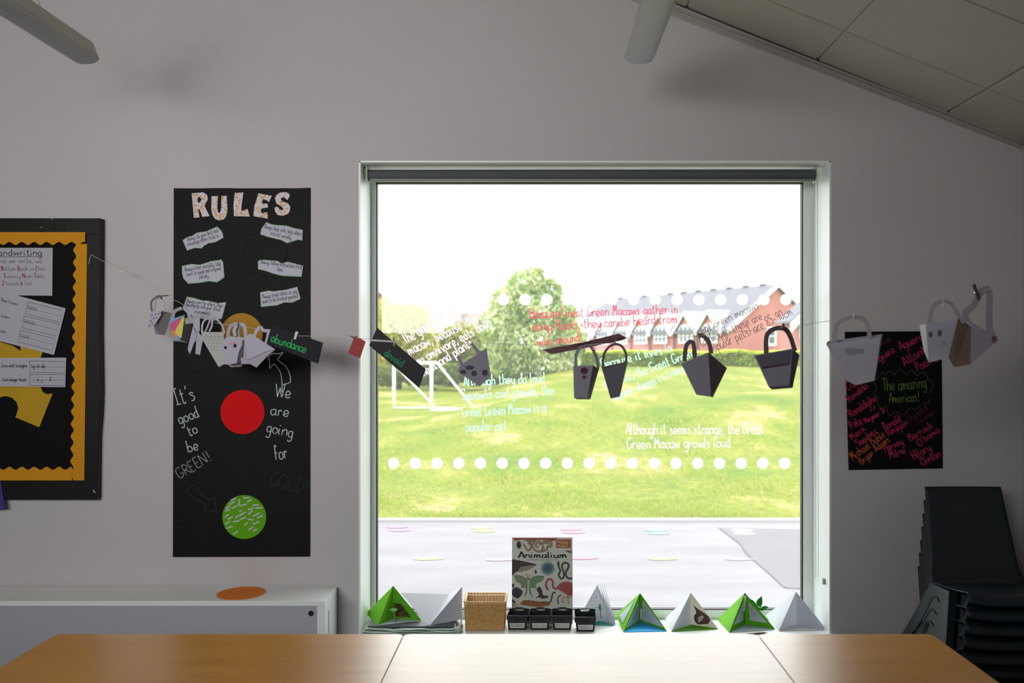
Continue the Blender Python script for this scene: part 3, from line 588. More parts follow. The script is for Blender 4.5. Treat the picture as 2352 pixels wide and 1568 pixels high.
LET = {'R': [(305, 120), (440, 110), (485, 140), (492, 190), (470, 235), (455, 265), (485, 330), (515, 385), (430, 395), (392, 300), (384, 310), (395, 400), (330, 405), (318, 260), (376, 228), (400, 228), (420, 195), (405, 165), (375, 165), (376, 228), (318, 260)],
 'U': [(535, 155), (610, 150), (602, 290), (612, 340), (625, 352), (640, 335), (648, 290), (650, 150), (710, 150), (720, 300), (708, 380), (680, 420), (625, 436), (575, 415), (545, 370), (532, 300)],
 'L': [(805, 115), (905, 110), (885, 250), (880, 330), (955, 300), (978, 390), (795, 385), (790, 250)],
 'E': [(1080, 120), (1235, 150), (1205, 220), (1150, 190), (1130, 190), (1120, 240), (1185, 240), (1190, 285), (1120, 295), (1105, 330), (1120, 350), (1185, 340), (1190, 415), (1020, 385), (1035, 260)],
 'S': [(1445, 150), (1415, 200), (1385, 170), (1350, 168), (1340, 190), (1360, 215), (1420, 235), (1448, 270), (1448, 320), (1420, 362), (1360, 383), (1300, 370), (1272, 330), (1268, 285), (1305, 275), (1325, 308), (1350, 315), (1370, 300), (1350, 275), (1290, 240), (1270, 180), (1290, 140), (1330, 112), (1390, 105), (1430, 120)]}
for k, v in LET.items():
    q = c3(v)
    if k == 'R':
        mb = MB(); out_ = q[:13]; hole = q[14:19]
        from mathutils.geometry import tessellate_polygon
        V2 = [[P(a, b_, RY-.001) for a, b_ in out_], [P(a, b_, RY-.001) for a, b_ in hole]]
        tri = tessellate_polygon(V2); flat = V2[0]+V2[1]; mb.add(flat, [tuple(t) for t in tri]); mb.build('letter', pat, ru, solid=.0008)
    else: card('letter', [P(a, b_, RY-.0015) for a, b_ in q], .001, pat, ru)
strips = [([(200, 665), (250, 630), (310, 615), (360, 580), (480, 560), (600, 505), (640, 545), (660, 570), (675, 635), (575, 690), (500, 700), (450, 730), (420, 760), (340, 755), (250, 785)],
           [('Always do your best and', (258, 680), (615, 570), 50), ('encourage others to do so.', (262, 735), (630, 625), 50)]),
 ([(1170, 455), (1230, 480), (1300, 490), (1400, 495), (1500, 525), (1595, 545), (1590, 670), (1540, 660), (1410, 700), (1350, 665), (1180, 625), (1100, 595), (1115, 530)],
  [('Always keep safe, help others', (1145, 525), (1580, 615), 48), ('and act sensibly', (1220, 600), (1460, 660), 48)]),
 ([(190, 965), (300, 940), (400, 950), (520, 910), (650, 890), (670, 920), (685, 1095), (600, 1155), (510, 1140), (400, 1160), (265, 1170), (210, 1110), (195, 1060)],
  [('Always listen carefully, take', (225, 1030), (650, 955), 48), ('turns to speak and respond', (245, 1085), (645, 1010), 48), ('politely', (395, 1110), (500, 1100), 48)]),
 ([(1075, 905), (1120, 890), (1300, 905), (1350, 935), (1420, 915), (1600, 960), (1580, 1090), (1480, 1085), (1360, 1080), (1240, 1050), (1160, 1020), (1075, 1000)],
  [('Always follow instructions first', (1105, 935), (1585, 998), 48), ('time.', (1295, 1020), (1365, 1030), 48)]),
 ([(1100, 1270), (1200, 1250), (1250, 1258), (1400, 1240), (1530, 1205), (1570, 1345), (1470, 1390), (1380, 1388), (1300, 1420), (1110, 1440)],
  [('Always treat others as you', (1130, 1345), (1530, 1275), 48), ('want to be treated yourself', (1130, 1400), (1545, 1330), 48)]),
 ([(250, 1320), (330, 1335), (430, 1365), (500, 1368), (600, 1395), (705, 1385), (655, 1575), (560, 1600), (330, 1560), (200, 1450)],
  [('Always care for others, their', (245, 1388), (665, 1448), 48), ('belongings and your school', (240, 1430), (640, 1492), 48), ('environment.', (330, 1510), (520, 1535), 48)])]
strm = mat('strip_paper', (196, 196, 210), .8); strg = mat('strip_edge_green', (160, 200, 165), .8)
for poly, tx in strips:
    q = c3(poly); cx_ = sum(a for a, b in q)/len(q); cy_ = sum(b for a, b in q)/len(q)
    card('rule_strip_edge', [P(a, b, RY-.001) for a, b in q], .0006, strg, ru)
    so_ = card('rule_strip', [P(cx_+(a-cx_)*.97, cy_+(b-cy_)*.91, RY-.0016) for a, b in q], .0005, strm, ru)
    writing([(t, c3([a])[0], c3([b])[0], h*.19774*1.1) for t, a, b, h in tx], ink, RY-.0022, so_, .65)
for nm, cxy, rr, col in (('gold_circle', (555, 767), 48, (176, 132, 48)), ('red_circle', (557, 946), 50.6, (225, 10, 18)), ('green_circle', (561, 1187), 50.3, (98, 172, 14))):
    mb = MB(); mb.disc(P(*cxy, RY-.0015), rr*RY/F, (0, .001, 0), 64); co = mb.build(nm, mat(nm, col, .75, .2), ru)
    if nm == 'green_circle':
        L = [(630, 290, 160, 28), (590, 390, 150, 30), (490, 500, 140, 38), (480, 580, 130, 25), (775, 380, 170, 82), (655, 495, 170, 25), (880, 440, 180, 15), (955, 255, 180, 0), (1045, 330, 150, 33), (1205, 440, 150, 0), (1285, 515, 190, 4),
             (1075, 535, 160, 25), (1070, 630, 160, 43), (1210, 690, 200, 27), (1265, 665, 100, 35), (1310, 740, 170, 28), (810, 590, 90, 18), (860, 670, 190, 32), (720, 740, 120, 35), (870, 785, 170, 18), (1070, 815, 150, -8), (455, 720, 130, 40), (545, 775, 150, 28),
             (480, 895, 150, 28), (530, 1015, 180, 20), (700, 860, 170, 10), (955, 930, 110, 42), (1215, 900, 200, 22), (1075, 1045, 150, 33), (1185, 1085, 120, 22), (680, 1155, 140, 30)]
        for kk, (a, b_, ln, an) in enumerate(L):
            cx_, cy_ = 480+a*.0893, 1120+b_*.0893; t = math.radians(an); ux, uy = math.cos(t)*ln*.0893/2, -math.sin(t)*ln*.0893/2; vx, vy = math.sin(t)*1.7, math.cos(t)*1.7
            card('name_label', [P(cx_-ux-vx, cy_-uy-vy, RY-.0022-.0001*(kk%4)), P(cx_+ux-vx, cy_+uy-vy, RY-.0022-.0001*(kk%4)), P(cx_+ux+vx, cy_+uy+vy, RY-.0022-.0001*(kk%4)), P(cx_-ux+vx, cy_-uy+vy, RY-.0022-.0001*(kk%4))], .0005, strm, co)
writing([("It's", (405, 931), (452, 917), 38), ('good', (414, 973), (459, 956), 27), ('to', (437, 1001), (457, 992), 25), ('be', (433, 1038), (458, 1032), 27), ('We', (632, 911), (668, 914), 30), ('are', (622, 952), (665, 957), 26),
         ('going', (612, 992), (673, 1004), 27), ('for', (632, 1056), (662, 1052), 33)], chalk, RY-.001, ru, 2.3)
writing([('GREEN!', (414, 1100), (486, 1056), 25)], mat('chalk_half', (140, 148, 152), .9), RY-.001, ru, 2.0)
writing([('GOLD!', (620, 1114), (702, 1134), 33)], chalkf, RY-.001, ru, 2.2)
def outline(pts, wd, m_, Y, parent, name='chalk_arrow', close=True):
    mb = MB()
    for seg in pts: mb.ribbon([P(a, b, Y) for a, b in smoothpath(seg, 6)], wd*Y/F)
    return mb.build(name, m_, parent)
outline([[(627, 811), (640, 812), (651, 808)], [(651, 808), (637, 826)], [(637, 826), (657, 842), (666, 862), (667, 878)], [(667, 878), (648, 884)], [(648, 900), (647, 870), (642, 851), (629, 835)], [(629, 835), (619, 846)], [(619, 846), (619, 830), (616, 818)], [(616, 818), (627, 811)]], 2.2, chalk, RY-.001, ru)
outline([[(428, 1126), (446, 1112)], [(446, 1112), (460, 1132), (480, 1148)], [(480, 1148), (492, 1141)], [(492, 1141), (497, 1173)], [(497, 1173), (468, 1172)], [(468, 1172), (474, 1158)], [(474, 1158), (446, 1144), (428, 1126)]], 2, chalkf, RY-.001, ru)
cr = [[(560, 520), (600, 440)], [(1410, 400), (1395, 500)], [(1035, 600), (870, 880)], [(1425, 700), (1400, 850), (1365, 920)], [(1255, 1060), (1230, 1140)], [(95, 755), (200, 735)], [(95, 1125), (185, 1085)], [(980, 610), (1090, 575)], [(1060, 680), (1200, 640)],
      [(620, 770), (830, 770)], [(430, 885), (500, 850)], [(600, 740), (580, 900)], [(760, 1000), (830, 940)], [(920, 1080), (1050, 1040), (1180, 1110)], [(780, 1110), (950, 1130)], [(260, 425), (380, 415)], [(700, 420), (840, 400), (1000, 410)], [(100, 520), (200, 540), (340, 600)],
      [(270, 1250), (320, 1180)], [(150, 1280), (250, 1290)], [(550, 1215), (630, 1210)], [(1190, 1480), (1400, 1460)], [(1600, 1290), (1660, 1290)], [(1100, 1620), (1195, 1490)], [(470, 460), (495, 400)], [(1240, 160), (1190, 350)]]
cr = [c3(c) for c in cr]+[[(399, 855), (450, 856), (520, 854)], [(463, 922), (510, 924)], [(397, 941), (440, 944)], [(397, 1009), (470, 1009)], [(590, 988), (700, 1006)], [(397, 1075), (640, 1078)], [(397, 1142), (700, 1145)], [(470, 965), (500, 958)], [(397, 1210), (440, 1211)]]
for c in cr:
    mb = MB(); q = smoothpath(c, 4); N = len(q)
    for sgn in (0,):
        vs_ = []
        for i, (a, b_) in enumerate(q):
            dx, dy = q[min(i+1, N-1)][0]-q[max(i-1, 0)][0], q[min(i+1, N-1)][1]-q[max(i-1, 0)][1]; L_ = math.hypot(dx, dy) or 1; nx, ny = -dy/L_*.75, dx/L_*.75; hgt = .0035*math.sin(math.pi*(i+.3)/(N-.4))
            vs_ += [P(a+nx, b_+ny, RY-.0001), P(a, b_, RY-.0005-hgt), P(a-nx, b_-ny, RY-.0001)]
        mb.add(vs_, [f for i in range(N-1) for f in ((3*i, 3*i+1, 3*i+4, 3*i+3), (3*i+1, 3*i+2, 3*i+5, 3*i+4))])
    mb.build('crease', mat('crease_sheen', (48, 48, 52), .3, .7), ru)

# ------------------------------------------------------------------ Americas poster
AY = 4.492
am_ = empty('americas_poster', P(2053, 1078, AY), 'small black poster of names in pink pen right of the window', 'poster')
def c5(p): return (1930+p[0]*.22321, 740+p[1]*.22321)
card('backing_paper', [P(*c5(p), AY) for p in ((48, 98), (300, 95), (1040, 92), (1055, 1502), (88, 1518))], .004, black, am_)
pk = mat('pink_pen', (205, 30, 95), .8); og = mat('orange_pen', (200, 92, 36), .8); gn = mat('green_pen', (112, 150, 60), .8); pf = mat('faded_pink_pen', (95, 18, 48), .8)
def AW(lines, m_, wd): writing([(t, c5(a), c5(b), h*.22321) for t, a, b, h in lines], m_, AY-.001, am_, wd)
AW([('Aguero', (625, 290), (860, 170), 95), ('Atlantic', (665, 450), (950, 270), 95), ('Pacific', (800, 500), (1010, 395), 95), ('Rodriguez', (230, 510), (570, 300), 80), ('Carlos', (80, 700), (260, 600), 80), ('Ronaldo', (100, 820), (290, 665), 75),
    ('Ronaldinho', (115, 975), (385, 800), 85), ('Jr', (310, 915), (380, 880), 65), ('Pele', (120, 1100), (235, 1035), 90), ('Neymar Jr', (265, 1040), (475, 915), 60), ('Messi', (130, 1215), (265, 1100), 70), ('Sanchez', (190, 1280), (385, 1130), 75),
    ('Ronald', (465, 1110), (635, 1015), 85), ('Reagan', (500, 1170), (705, 1050), 75), ('Harvey', (470, 1335), (655, 1245), 80), ('Milne', (520, 1405), (680, 1340), 85), ('Barrack', (725, 1220), (955, 1080), 75), ("O'bama", (815, 1275), (1030, 1120), 75),
    ('Hilary', (760, 1415), (945, 1310), 95), ('Clinton', (845, 1475), (1040, 1375), 85)], pk, 1.9)
AW([('Costa Rica', (230, 330), (525, 195), 70), ('Donald', (715, 1030), (910, 900), 85), ('Trump', (800, 1060), (975, 930), 60)], pf, 1.6)
AW([('Michael Buble', (135, 1420), (470, 1170), 90), ('Bryan Adams', (225, 1465), (515, 1215), 75)], og, 1.8)
AW([('The amazing', (440, 712), (890, 668), 130), ('Americas!', (505, 832), (815, 808), 105)], gn, 1.5)
cl = [[(400, 560), (440, 515), (465, 540)], [(465, 540), (515, 500), (555, 545)], [(555, 545), (615, 485), (680, 540)], [(680, 540), (735, 495), (785, 550)], [(785, 550), (850, 515), (895, 560), (890, 600)], [(895, 590), (960, 620), (920, 725)], [(935, 770), (900, 830), (845, 825)],
      [(835, 850), (780, 895), (720, 875)], [(715, 880), (650, 950), (565, 910)], [(560, 915), (510, 960), (470, 860)], [(470, 850), (420, 890), (385, 830)], [(400, 770), (350, 740), (378, 655)], [(378, 655), (345, 610), (400, 560)]]
outline([[c5(p) for p in seg] for seg in cl], 1.1, mat('green_pen_faint', (80, 98, 56), .8), AY-.001, am_, 'cloud_outline')

# ------------------------------------------------------------------ low white cabinet under the posters
cb = empty('low_white_casing', (-2.5, 4.36, 0), 'long low white metal casing with grey front and black knob along the wall', 'radiator cover')
cz, cyf = .567, 4.235; cx1 = (743.5-VX)*cyf/F
mb = MB(); mb.box((-4.6, cyf-.006, cz-.022), (cx1+.006, 4.484, cz)); mb.build('top_panel', white, cb, bevel=.002)
mb = MB(); mb.box((cx1-.03, cyf, .06), (cx1+.005, 4.484, cz-.022)); mb.build('side_panel', white, cb, bevel=.002)
mb = MB(); mb.box((-4.6, cyf+.004, .08), (cx1-.032, cyf+.02, cz-.024)); mb.build('front_panel', mat('casing_grey', (176, 180, 186), .5, .4), cb)
mb = MB(); mb.box((-4.6, cyf+.03, 0), (cx1-.04, 4.48, .08)); mb.build('plinth', mat('plinth_grey', (80, 82, 86), .7), cb)
q = P(714, 1408, cyf-.001); mb = MB(); mb.tube([(q.x, cyf+.006, q.z), (q.x, cyf-.006, q.z), (q.x, cyf-.010, q.z)], [.0105, .0105, .007], 20); mb.build('knob', mat('black_plastic', (14, 14, 18), .4), cb)
mb = MB(); q = P(757, 1400, cyf+.1); mb.box((cx1+.0045, cyf+.07, .2), (cx1+.0062, cyf+.08, cz-.06)); mb.build('side_seam', mat('seam_grey', (150, 156, 160), .6), cb)
# orange disc
Yd = 1.0605*F/(1359-VY); q = P(557, 1359, Yd); mb = MB(); rr = 53.5*Yd/F; Nn = 48
mb.prism([(q.x+rr*math.cos(2*math.pi*k/Nn), 4.362+.118*math.sin(2*math.pi*k/Nn), cz+.0012) for k in range(Nn)], (0, 0, .0012))
mb.build('orange_circle', mat('orange_card', (246, 132, 14), .7), label='flat orange card circle lying on the white casing below the rules poster', cat='card circle')

# ------------------------------------------------------------------ tables
wood = bpy.data.materials.new('beech_laminate'); wood.use_nodes = True; n = wood.node_tree; b = n.nodes['Principled BSDF']; b.inputs['Roughness'].default_value = .34; b.inputs['Specular IOR Level'].default_value = .5; b.inputs['Coat Weight'].default_value = 1; b.inputs['Coat Roughness'].default_value = .3; b.inputs['Coat IOR'].default_value = 1.40
tc = n.nodes.new('ShaderNodeTexCoord'); mp = n.nodes.new('ShaderNodeMapping'); mp.inputs['Scale'].default_value = (1.5, 14, 1); n.links.new(tc.outputs['Object'], mp.inputs[0])
n1 = n.nodes.new('ShaderNodeTexNoise'); n1.inputs['Scale'].default_value = 2.2; n1.inputs['Detail'].default_value = 6; n.links.new(mp.outputs[0], n1.inputs[0])
r = n.nodes.new('ShaderNodeValToRGB'); e = r.color_ramp.elements; e[0].position = .3; e[0].color = srgb((206, 142, 52)); e[1].position = .7; e[1].color = srgb((222, 160, 68)); n.links.new(n1.outputs[0], r.inputs[0]); n.links.new(r.outputs[0], b.inputs['Base Color'])
legm = mat('grey_steel', (110, 114, 118), .4, metal=.5); edgem = mat('table_edge', (190, 150, 95), .5)
TZ = .70; TY1 = 3.27; TY0 = 2.67
def table(x0, x1, label):
    t = empty('school_table', ((x0+x1)/2, (TY0+TY1)/2, 0), label, 'table')
    mb = MB(); r_ = .025; pts = []
    for cx_, cy_, a0 in ((x1-r_, TY1-r_, 0), (x0+r_, TY1-r_, 90), (x0+r_, TY0+r_, 180), (x1-r_, TY0+r_, 270)):
        pts += [(cx_+r_*math.cos(math.radians(a0+k*22.5)), cy_+r_*math.sin(math.radians(a0+k*22.5)), TZ-.018) for k in range(5)]
    mb.prism(pts, (0, 0, .018)); mb.build('tabletop', wood, t, bevel=.0015)
    mb = MB(); mb.box((x0+.06, TY0+.06, TZ-.06), (x1-.06, TY0+.09, TZ-.0185)); mb.box((x0+.06, TY1-.09, TZ-.06), (x1-.06, TY1-.06, TZ-.0185)); mb.box((x0+.06, TY0+.09, TZ-.06), (x0+.09, TY1-.09, TZ-.0185)); mb.box((x1-.09, TY0+.09, TZ-.06), (x1-.06, TY1-.09, TZ-.0185)); mb.build('underframe', legm, t)
    for x in (x0+.075, x1-.075):
        for y in (TY0+.075, TY1-.075):
            mb = MB(); mb.tube([(x, y, 0), (x, y, TZ-.06)], .016, 12); mb.build('leg', legm, t, smooth=True)
tx = [P(v, 0, TY1).x for v in (130, 928, 1739.5, 2140)]
table(tx[0], tx[1]-.0012, 'beech topped table at the left of the row before the window')
table(tx[1]+.0012, tx[2]-.0012, 'beech topped table in the middle, washed white by the window reflection')
table(tx[2]+.0012, tx[3], 'beech topped table at the right of the row beside the chair stack')

# ------------------------------------------------------------------ ceiling lights
lampw = mat('lamp_diffuser', (204, 206, 206), .35, .4, transl=.2); lampb = mat('lamp_body', (196, 194, 176), .5)
def linear_light(xc, hwid, label, Y1=3.9, Y0=2.3):
    zb = CZ+(VY-147)*3.9/F; root = empty('linear_ceiling_light', (xc, (Y0+Y1)/2, zb), label, 'ceiling light')
    top = zb+.085; arc = [(xc+hwid*math.cos(math.radians(180+180*k/14)), zb+.022+.022*math.sin(math.radians(180+180*k/14))) for k in range(15)]
    mb = MB(); mb.prism([(x, Y1, z) for x, z in arc], (0, Y0-Y1, 0)); mb.build('diffuser', lampw, root)
    mb = MB(); mb.prism([(x, Y1, z) for x, z in ((xc-hwid-.002, zb+.0225), (xc+hwid+.002, zb+.0225), (xc+hwid*.55, top), (xc-hwid*.55, top))], (0, Y0-Y1, 0)); mb.build('body', lampb, root)
    mb = MB(); mb.prism([(x, Y1+.004, z) for x, z in arc]+[(xc+hwid*.55, Y1+.004, top), (xc-hwid*.55, Y1+.004, top)], (0, -.0038, 0)); mb.build('end_cap', mat('lamp_cap', (200, 202, 206), .5), root)
    for yy in (Y1-.45, Y0+.3):
        zj = top+.11; mb = MB(); mb.tube([(xc, yy, zj), (xc, yy, zj+.03)], .004, 8)
        for dx, dy in ((-.03, -.04), (.03, -.04), (-.03, .04), (.03, .04)): mb.tube([(xc, yy, zj), (xc+dx, yy+dy, top-.001)], .0009, 5)
        mb.tube([(xc, yy, zj+.03), (xc, yy, zc(xc)+.03)], .0014, 5); mb.build('suspension_wire', mat('wire', (70, 70, 74), .4, metal=.6), root)
linear_light((196-VX)*3.9/F, .052, 'grey linear ceiling light hanging at the upper left corner')
linear_light((1468-VX)*3.9/F, .056, 'white linear ceiling light hanging above the window')

# ------------------------------------------------------------------ chair stack
chm_ = mat('charcoal_polypropylene', (27, 36, 42), .45, .35, bump=.08, bscale=260); darkm = mat('shade_and_eye_black', (5, 6, 8), .7)  # the black stands for shade in grooves and holes, also for drawn eyes
def make_chair():
    t = empty('stacking_chair', (0, 0, 0)); zs = .335
    mb = MB()
    def seat(u, v):
        x = (u-.5)*2; 
        if v < .75: y = .19-(v/.75)*.36; z = zs-.032+.037*(v/.75)**1.5
        else:
            a = (v-.75)/.25*math.radians(100); y = -.17-.022*math.sin(a); z = zs+.005-.03*(1-math.cos(a))
        wd = .195 if v < .7 else .190; dip = -.010*(1-x*x)*(.4+.6*v)
        return (x*wd, y, z+dip+.006*abs(x)**6)
    mb.grid(20, 26, seat); mb.build('seat', chm_, t, smooth=True, solid=.005)
    mb = MB()
    def back(u, v):
        x = (u-.5)*2; z = zs-.034+v*(.684-zs+.034); hw_ = .163+(.188-.163)*(1-v)+.012*max(0, 1-v*7)
        y = .19+.13*v+.012*max(0, 1-v*6)**2*-3+.02*(1-v)*0-.018*x*x*(1-.5*v)
        return (x*hw_, y, z)
    mb.grid(16, 22, back); mb.build('backrest', chm_, t, smooth=True, solid=.005)
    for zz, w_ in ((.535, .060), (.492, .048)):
        mb = MB(); v = (zz-zs+.034)/(.684-zs+.034); mb.ribbon([(x, .19+.13*v-.018*(x/.18)**2-.0045, zz) for x in [(-w_*1.6+w_*2.7*k/10) for k in range(11)]], .003); mb.build('lumbar_groove_shade', darkm, t)  # black ribbon paints the shade of a backrest crease
    mb = MB(); v = .36; mb.ribbon([(-.012+.055*math.cos(math.radians(a)), .19+.13*v-.005-.0002*a*0, .485+.038*math.sin(math.radians(a))) for a in range(180, 361, 15)], .0015); mb.build('lumbar_groove_shade', darkm, t)  # curved crease, its shade painted as a black ribbon too
    for s in (-1, 1):
        def X(z): return s*(.208+.05*(zs-z)/zs)
        mb = MB(); prof = [(-.055, zs-.012), (.13, zs-.022), (.20, .22), (.375, 0), (.30, 0), (.215, .10), (.15, .15), (.08, .155), (.02, .12), (-.02, .05), (-.035, 0), (-.115, 0), (-.085, .18)]
        mb.prism([(X(z), y, z) for y, z in prof], (-s*.006, 0, 0)); mb.build('side_panel', chm_, t, bevel=.002)
        mb = MB(); mb.prism([(X(zs-.012), -.055, zs-.012), (X(zs-.012)-s*.035, -.055, zs-.012), (X(0)-s*.03, -.115, 0), (X(0), -.115, 0)], (0, .006, 0)); mb.build('front_leg', chm_, t, bevel=.002)
        mb = MB(); mb.prism([(X(zs-.02), .12, zs-.025), (X(zs-.02)-s*.035, .12, zs-.025), (X(0)-s*.03, .37, 0), (X(0), .37, 0)], (0, .006, 0)); mb.build('rear_leg', chm_, t, bevel=.002)
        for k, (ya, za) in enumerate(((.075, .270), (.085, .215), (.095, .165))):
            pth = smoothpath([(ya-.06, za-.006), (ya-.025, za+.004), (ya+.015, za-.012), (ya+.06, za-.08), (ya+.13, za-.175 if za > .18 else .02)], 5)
            mb = MB(); mb.ribbon([(X(z)+s*.0035, y, z) for y, z in pth], .0075, (s, 0, 0)); mb.build('side_groove_shade', darkm, t)  # black ribbon on the panel paints the shade in a moulded groove
        mb = MB(); mb.prism([(s*.190, -.188, zs-.002), (s*.207, -.165, zs+.004), (s*.207, -.158, zs-.05), (s*.193, -.186, zs-.035)], (-s*.004, .003, 0)); mb.build('corner_gusset', chm_, t)
    return t
ch0 = make_chair(); NCH = 7
for k in range(NCH):
    c = ch0 if k == 0 else copy_tree(ch0)
    c.location = (1.822, 4.06-.0135*k+.0, .001+.0598*k); tag(c, 'charcoal plastic stacking chair, one of the stack of seven beside the right wall' if k < NCH-1 else 'charcoal plastic chair on top of the stack beside the right wall', 'chair', 'chairs in the stack by the right wall')
    ords = ['bottom charcoal plastic chair of the stack, its legs on the floor', 'charcoal plastic chair directly above the bottom one of the stack', 'third charcoal plastic chair up from the floor in the stack', 'middle charcoal plastic chair of the stack, three above and three below',
            'charcoal plastic chair third from the top of the stack', 'charcoal plastic chair directly beneath the topmost of the stack', 'topmost charcoal plastic chair of the stack, its backrest wholly visible']
    c['label'] = ords[k]

# ------------------------------------------------------------------ things on the sill
def YS(py, z=WB): return (CZ-z)*F/(py-VY)
def SP(px, py, z=WB): return P(px, py, YS(py, z))
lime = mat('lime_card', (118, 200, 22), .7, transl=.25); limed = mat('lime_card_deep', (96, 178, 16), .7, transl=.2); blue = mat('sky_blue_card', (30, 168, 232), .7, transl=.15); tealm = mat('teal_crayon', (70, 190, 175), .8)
palep = mat('pale_blue_paper', (198, 214, 222), .8, transl=.2)
def tri(name, a, b, c, m_, parent, th=.0012, label=None):
    return card(name, [a, b, c], th, m_, parent, label=label)
def lerp3(A, B_, t): return A+(B_-A)*t
def on_tri(A, B_, C_, u, v, off=.0016):
    """point on triangle at barycentric-like coordinates, nudged toward the camera"""
    p = A*(1-u-v)+B_*u+C_*v; nn = (B_-A).cross(C_-A).normalized()
    if nn.y > 0: nn = -nn
    return p+nn*off
def diorama(name, label, A, L, R, B_, W=None, ml=None, mr=None, mf=None, mw=None, z=WB, zf=.0015):
    l, r_, b_ = SP(*L, z), SP(*R, z), SP(*B_, z); up_ = Vector((0, 0, zf)); l += up_; r_ += up_; b_ += up_
    a = P(*A, b_.y-.012); root = empty(name, ((l+r_+b_)/3)*1.0, label, 'paper pyramid', 'folded paper pyramids on the window sill'); root.location.z = z
    ORG[root.name] = Vector(root.location)
    tl = tri('left_wall', a, l, b_, ml, root); trr = tri('right_wall', a, r_, b_, mr, root); tri('base', l, r_, b_, mf, root)
    if W:
        w_ = P(*W, 4.735)
        if w_.z < z+.002: w_.z = z+.002
        tri('rear_wing', a, l, w_, mw or ml, root)
    return root, a, l, r_, b_, tl, trr
def scribble(parent, A, B_, C_, rows, m_, u0=.08, wd=.0011):
    """lines of small handwriting across a triangular panel"""
    mb = MB(); rnd = random.Random(rows*13+int(A.x*1000)); nn = (B_-A).cross(C_-A).normalized()
    if nn.y > 0: nn = -nn
    for k in range(rows):
        t = .34+.52*k/rows; p, q = lerp3(A, B_, t), lerp3(A, C_, t); N = int(10+26*t)
        pts = [lerp3(p, q, u0+(1-2*u0)*i/N)+nn*.002+(B_-A).normalized()*(.0016*(1 if i % 2 else -1)*rnd.uniform(.4, 1.2)) for i in range(N+1)]
        brk = 0
        while brk < N:
            ln = rnd.choice((3, 4, 5)); seg = pts[brk:brk+ln]; brk += ln+1
            if len(seg) > 1: mb.ribbon(seg, wd, nn)
    return mb.build('writing', m_, parent)
ZP = .378
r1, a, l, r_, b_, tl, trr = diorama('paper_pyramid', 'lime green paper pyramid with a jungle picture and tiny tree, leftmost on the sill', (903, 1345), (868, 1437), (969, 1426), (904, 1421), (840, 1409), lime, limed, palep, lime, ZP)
jm = bpy.data.materials.new('jungle_picture'); jm.use_nodes = True; n = jm.node_tree; b = n.nodes['Principled BSDF']; tc = n.nodes.new('ShaderNodeTexCoord'); no = n.nodes.new('ShaderNodeTexNoise'); no.inputs['Scale'].default_value = 110; n.links.new(tc.outputs['Object'], no.inputs[0])
r = n.nodes.new('ShaderNodeValToRGB'); e = r.color_ramp.elements; e[0].position = .4; e[0].color = srgb((18, 26, 14)); e[1].position = .65; e[1].color = srgb((96, 90, 30)); n.links.new(no.outputs[0], r.inputs[0]); n.links.new(r.outputs[0], b.inputs['Base Color'])
card('jungle_picture', [on_tri(a, b_, r_, u, v) for u, v in ((.50, .02), (.27, .28), (.26, .60), (.88, .02))][0:1]+[on_tri(a, b_, r_, .25, .28), on_tri(a, b_, r_, .30, .62), on_tri(a, b_, r_, .88, .04)], .0006, jm, trr)
q = SP(908.5, 1427, ZP); mb = MB(); mb.tube([q, q+Vector((-.001, 0, .024)), q+Vector((-.004, 0, .045))], .0035, 8); so_ = mb.build('tiny_tree', mat('cork_brown', (150, 98, 60), .8), r1)
mb = MB(); c_ = q+Vector((-.008, -.003, .054)); mb.prism([c_+Vector((.017*math.cos(t)*(1+.2*math.sin(3*t)), 0, .008*math.sin(t))) for t in [2*math.pi*k/16 for k in range(16)]], (0, .005, 0)); mb.build('tree_top', mat('pale_leaf_green', (130, 205, 110), .8), so_)
# overturned white pyramid
ov = empty('overturned_paper_pyramid', P(1000, 1440, 4.62), 'white paper pyramid lying overturned in a V between the green pyramid and basket', 'paper pyramid', 'folded paper pyramids on the window sill')
A_, B2, C2, D2, E2, F2 = P(985, 1438, 4.545), P(921, 1361, 4.63), P(1032, 1364, 4.72), P(1061.5, 1347, 4.62), P(1061, 1421, 4.63), P(996, 1423, 4.64)
for nm, pts, m_ in (('left_wall', [A_, B2, C2], paper2), ('fold', [A_, C2, D2], mat('white_card_lit', (238, 240, 246), .7, transl=.35)), ('right_wall', [A_, D2, E2], mat('white_card_shaded', (206, 208, 218), .7, transl=.3))):  # one white card in three tones: light and shade put into the colour
    card(nm, pts, .0012, m_, ov)
card('right_wall', [A_+Vector((0, .004, 0)), E2, F2], .0012, MATS['white_card_shaded'], ov)
# plastic wallets under them
pw = mat('clear_plastic', (205, 222, 212), .15, .7, transl=.35)
rnd = random.Random(9)
wl = empty('plastic_wallet_pile', P(944, 1452, 4.58), 'pile of crumpled clear plastic wallets under the green pyramid', 'plastic wallets'); wl.location.z = WB; ORG[wl.name] = Vector(wl.location)
for k in range(3):
    mb = MB(); y0, y1 = 4.48+.012*k, 4.74; xa, xb = P(829+4*k, 0, 4.52).x, P(1050-3*k, 0, 4.52).x; zz = WB+.004+k*.008; ph = rnd.uniform(0, 6)
    mb.grid(30, 8, lambda u, v, zz=zz, ph=ph, y0=y0, xa=xa, xb=xb: (xa+(xb-xa)*u, y0+(y1-y0)*v+.006*math.sin(u*9+ph), zz+.0022*math.sin(u*13+ph)*math.cos(v*4)+.001*math.sin(u*31+ph)+.002))
    mb.build('wallet', pw, wl, smooth=True, solid=.0012)
mb = MB(); mb.tube([(P(1050, 0, 4.52).x+.008*math.sin(t*5), 4.5+.22*t, WB+.017+.002*math.sin(t*11)) for t in [k/12 for k in range(13)]], [.013+.003*math.sin(k*1.7) for k in range(13)], 10); mb.build('rolled_edge', pw, wl, smooth=True)
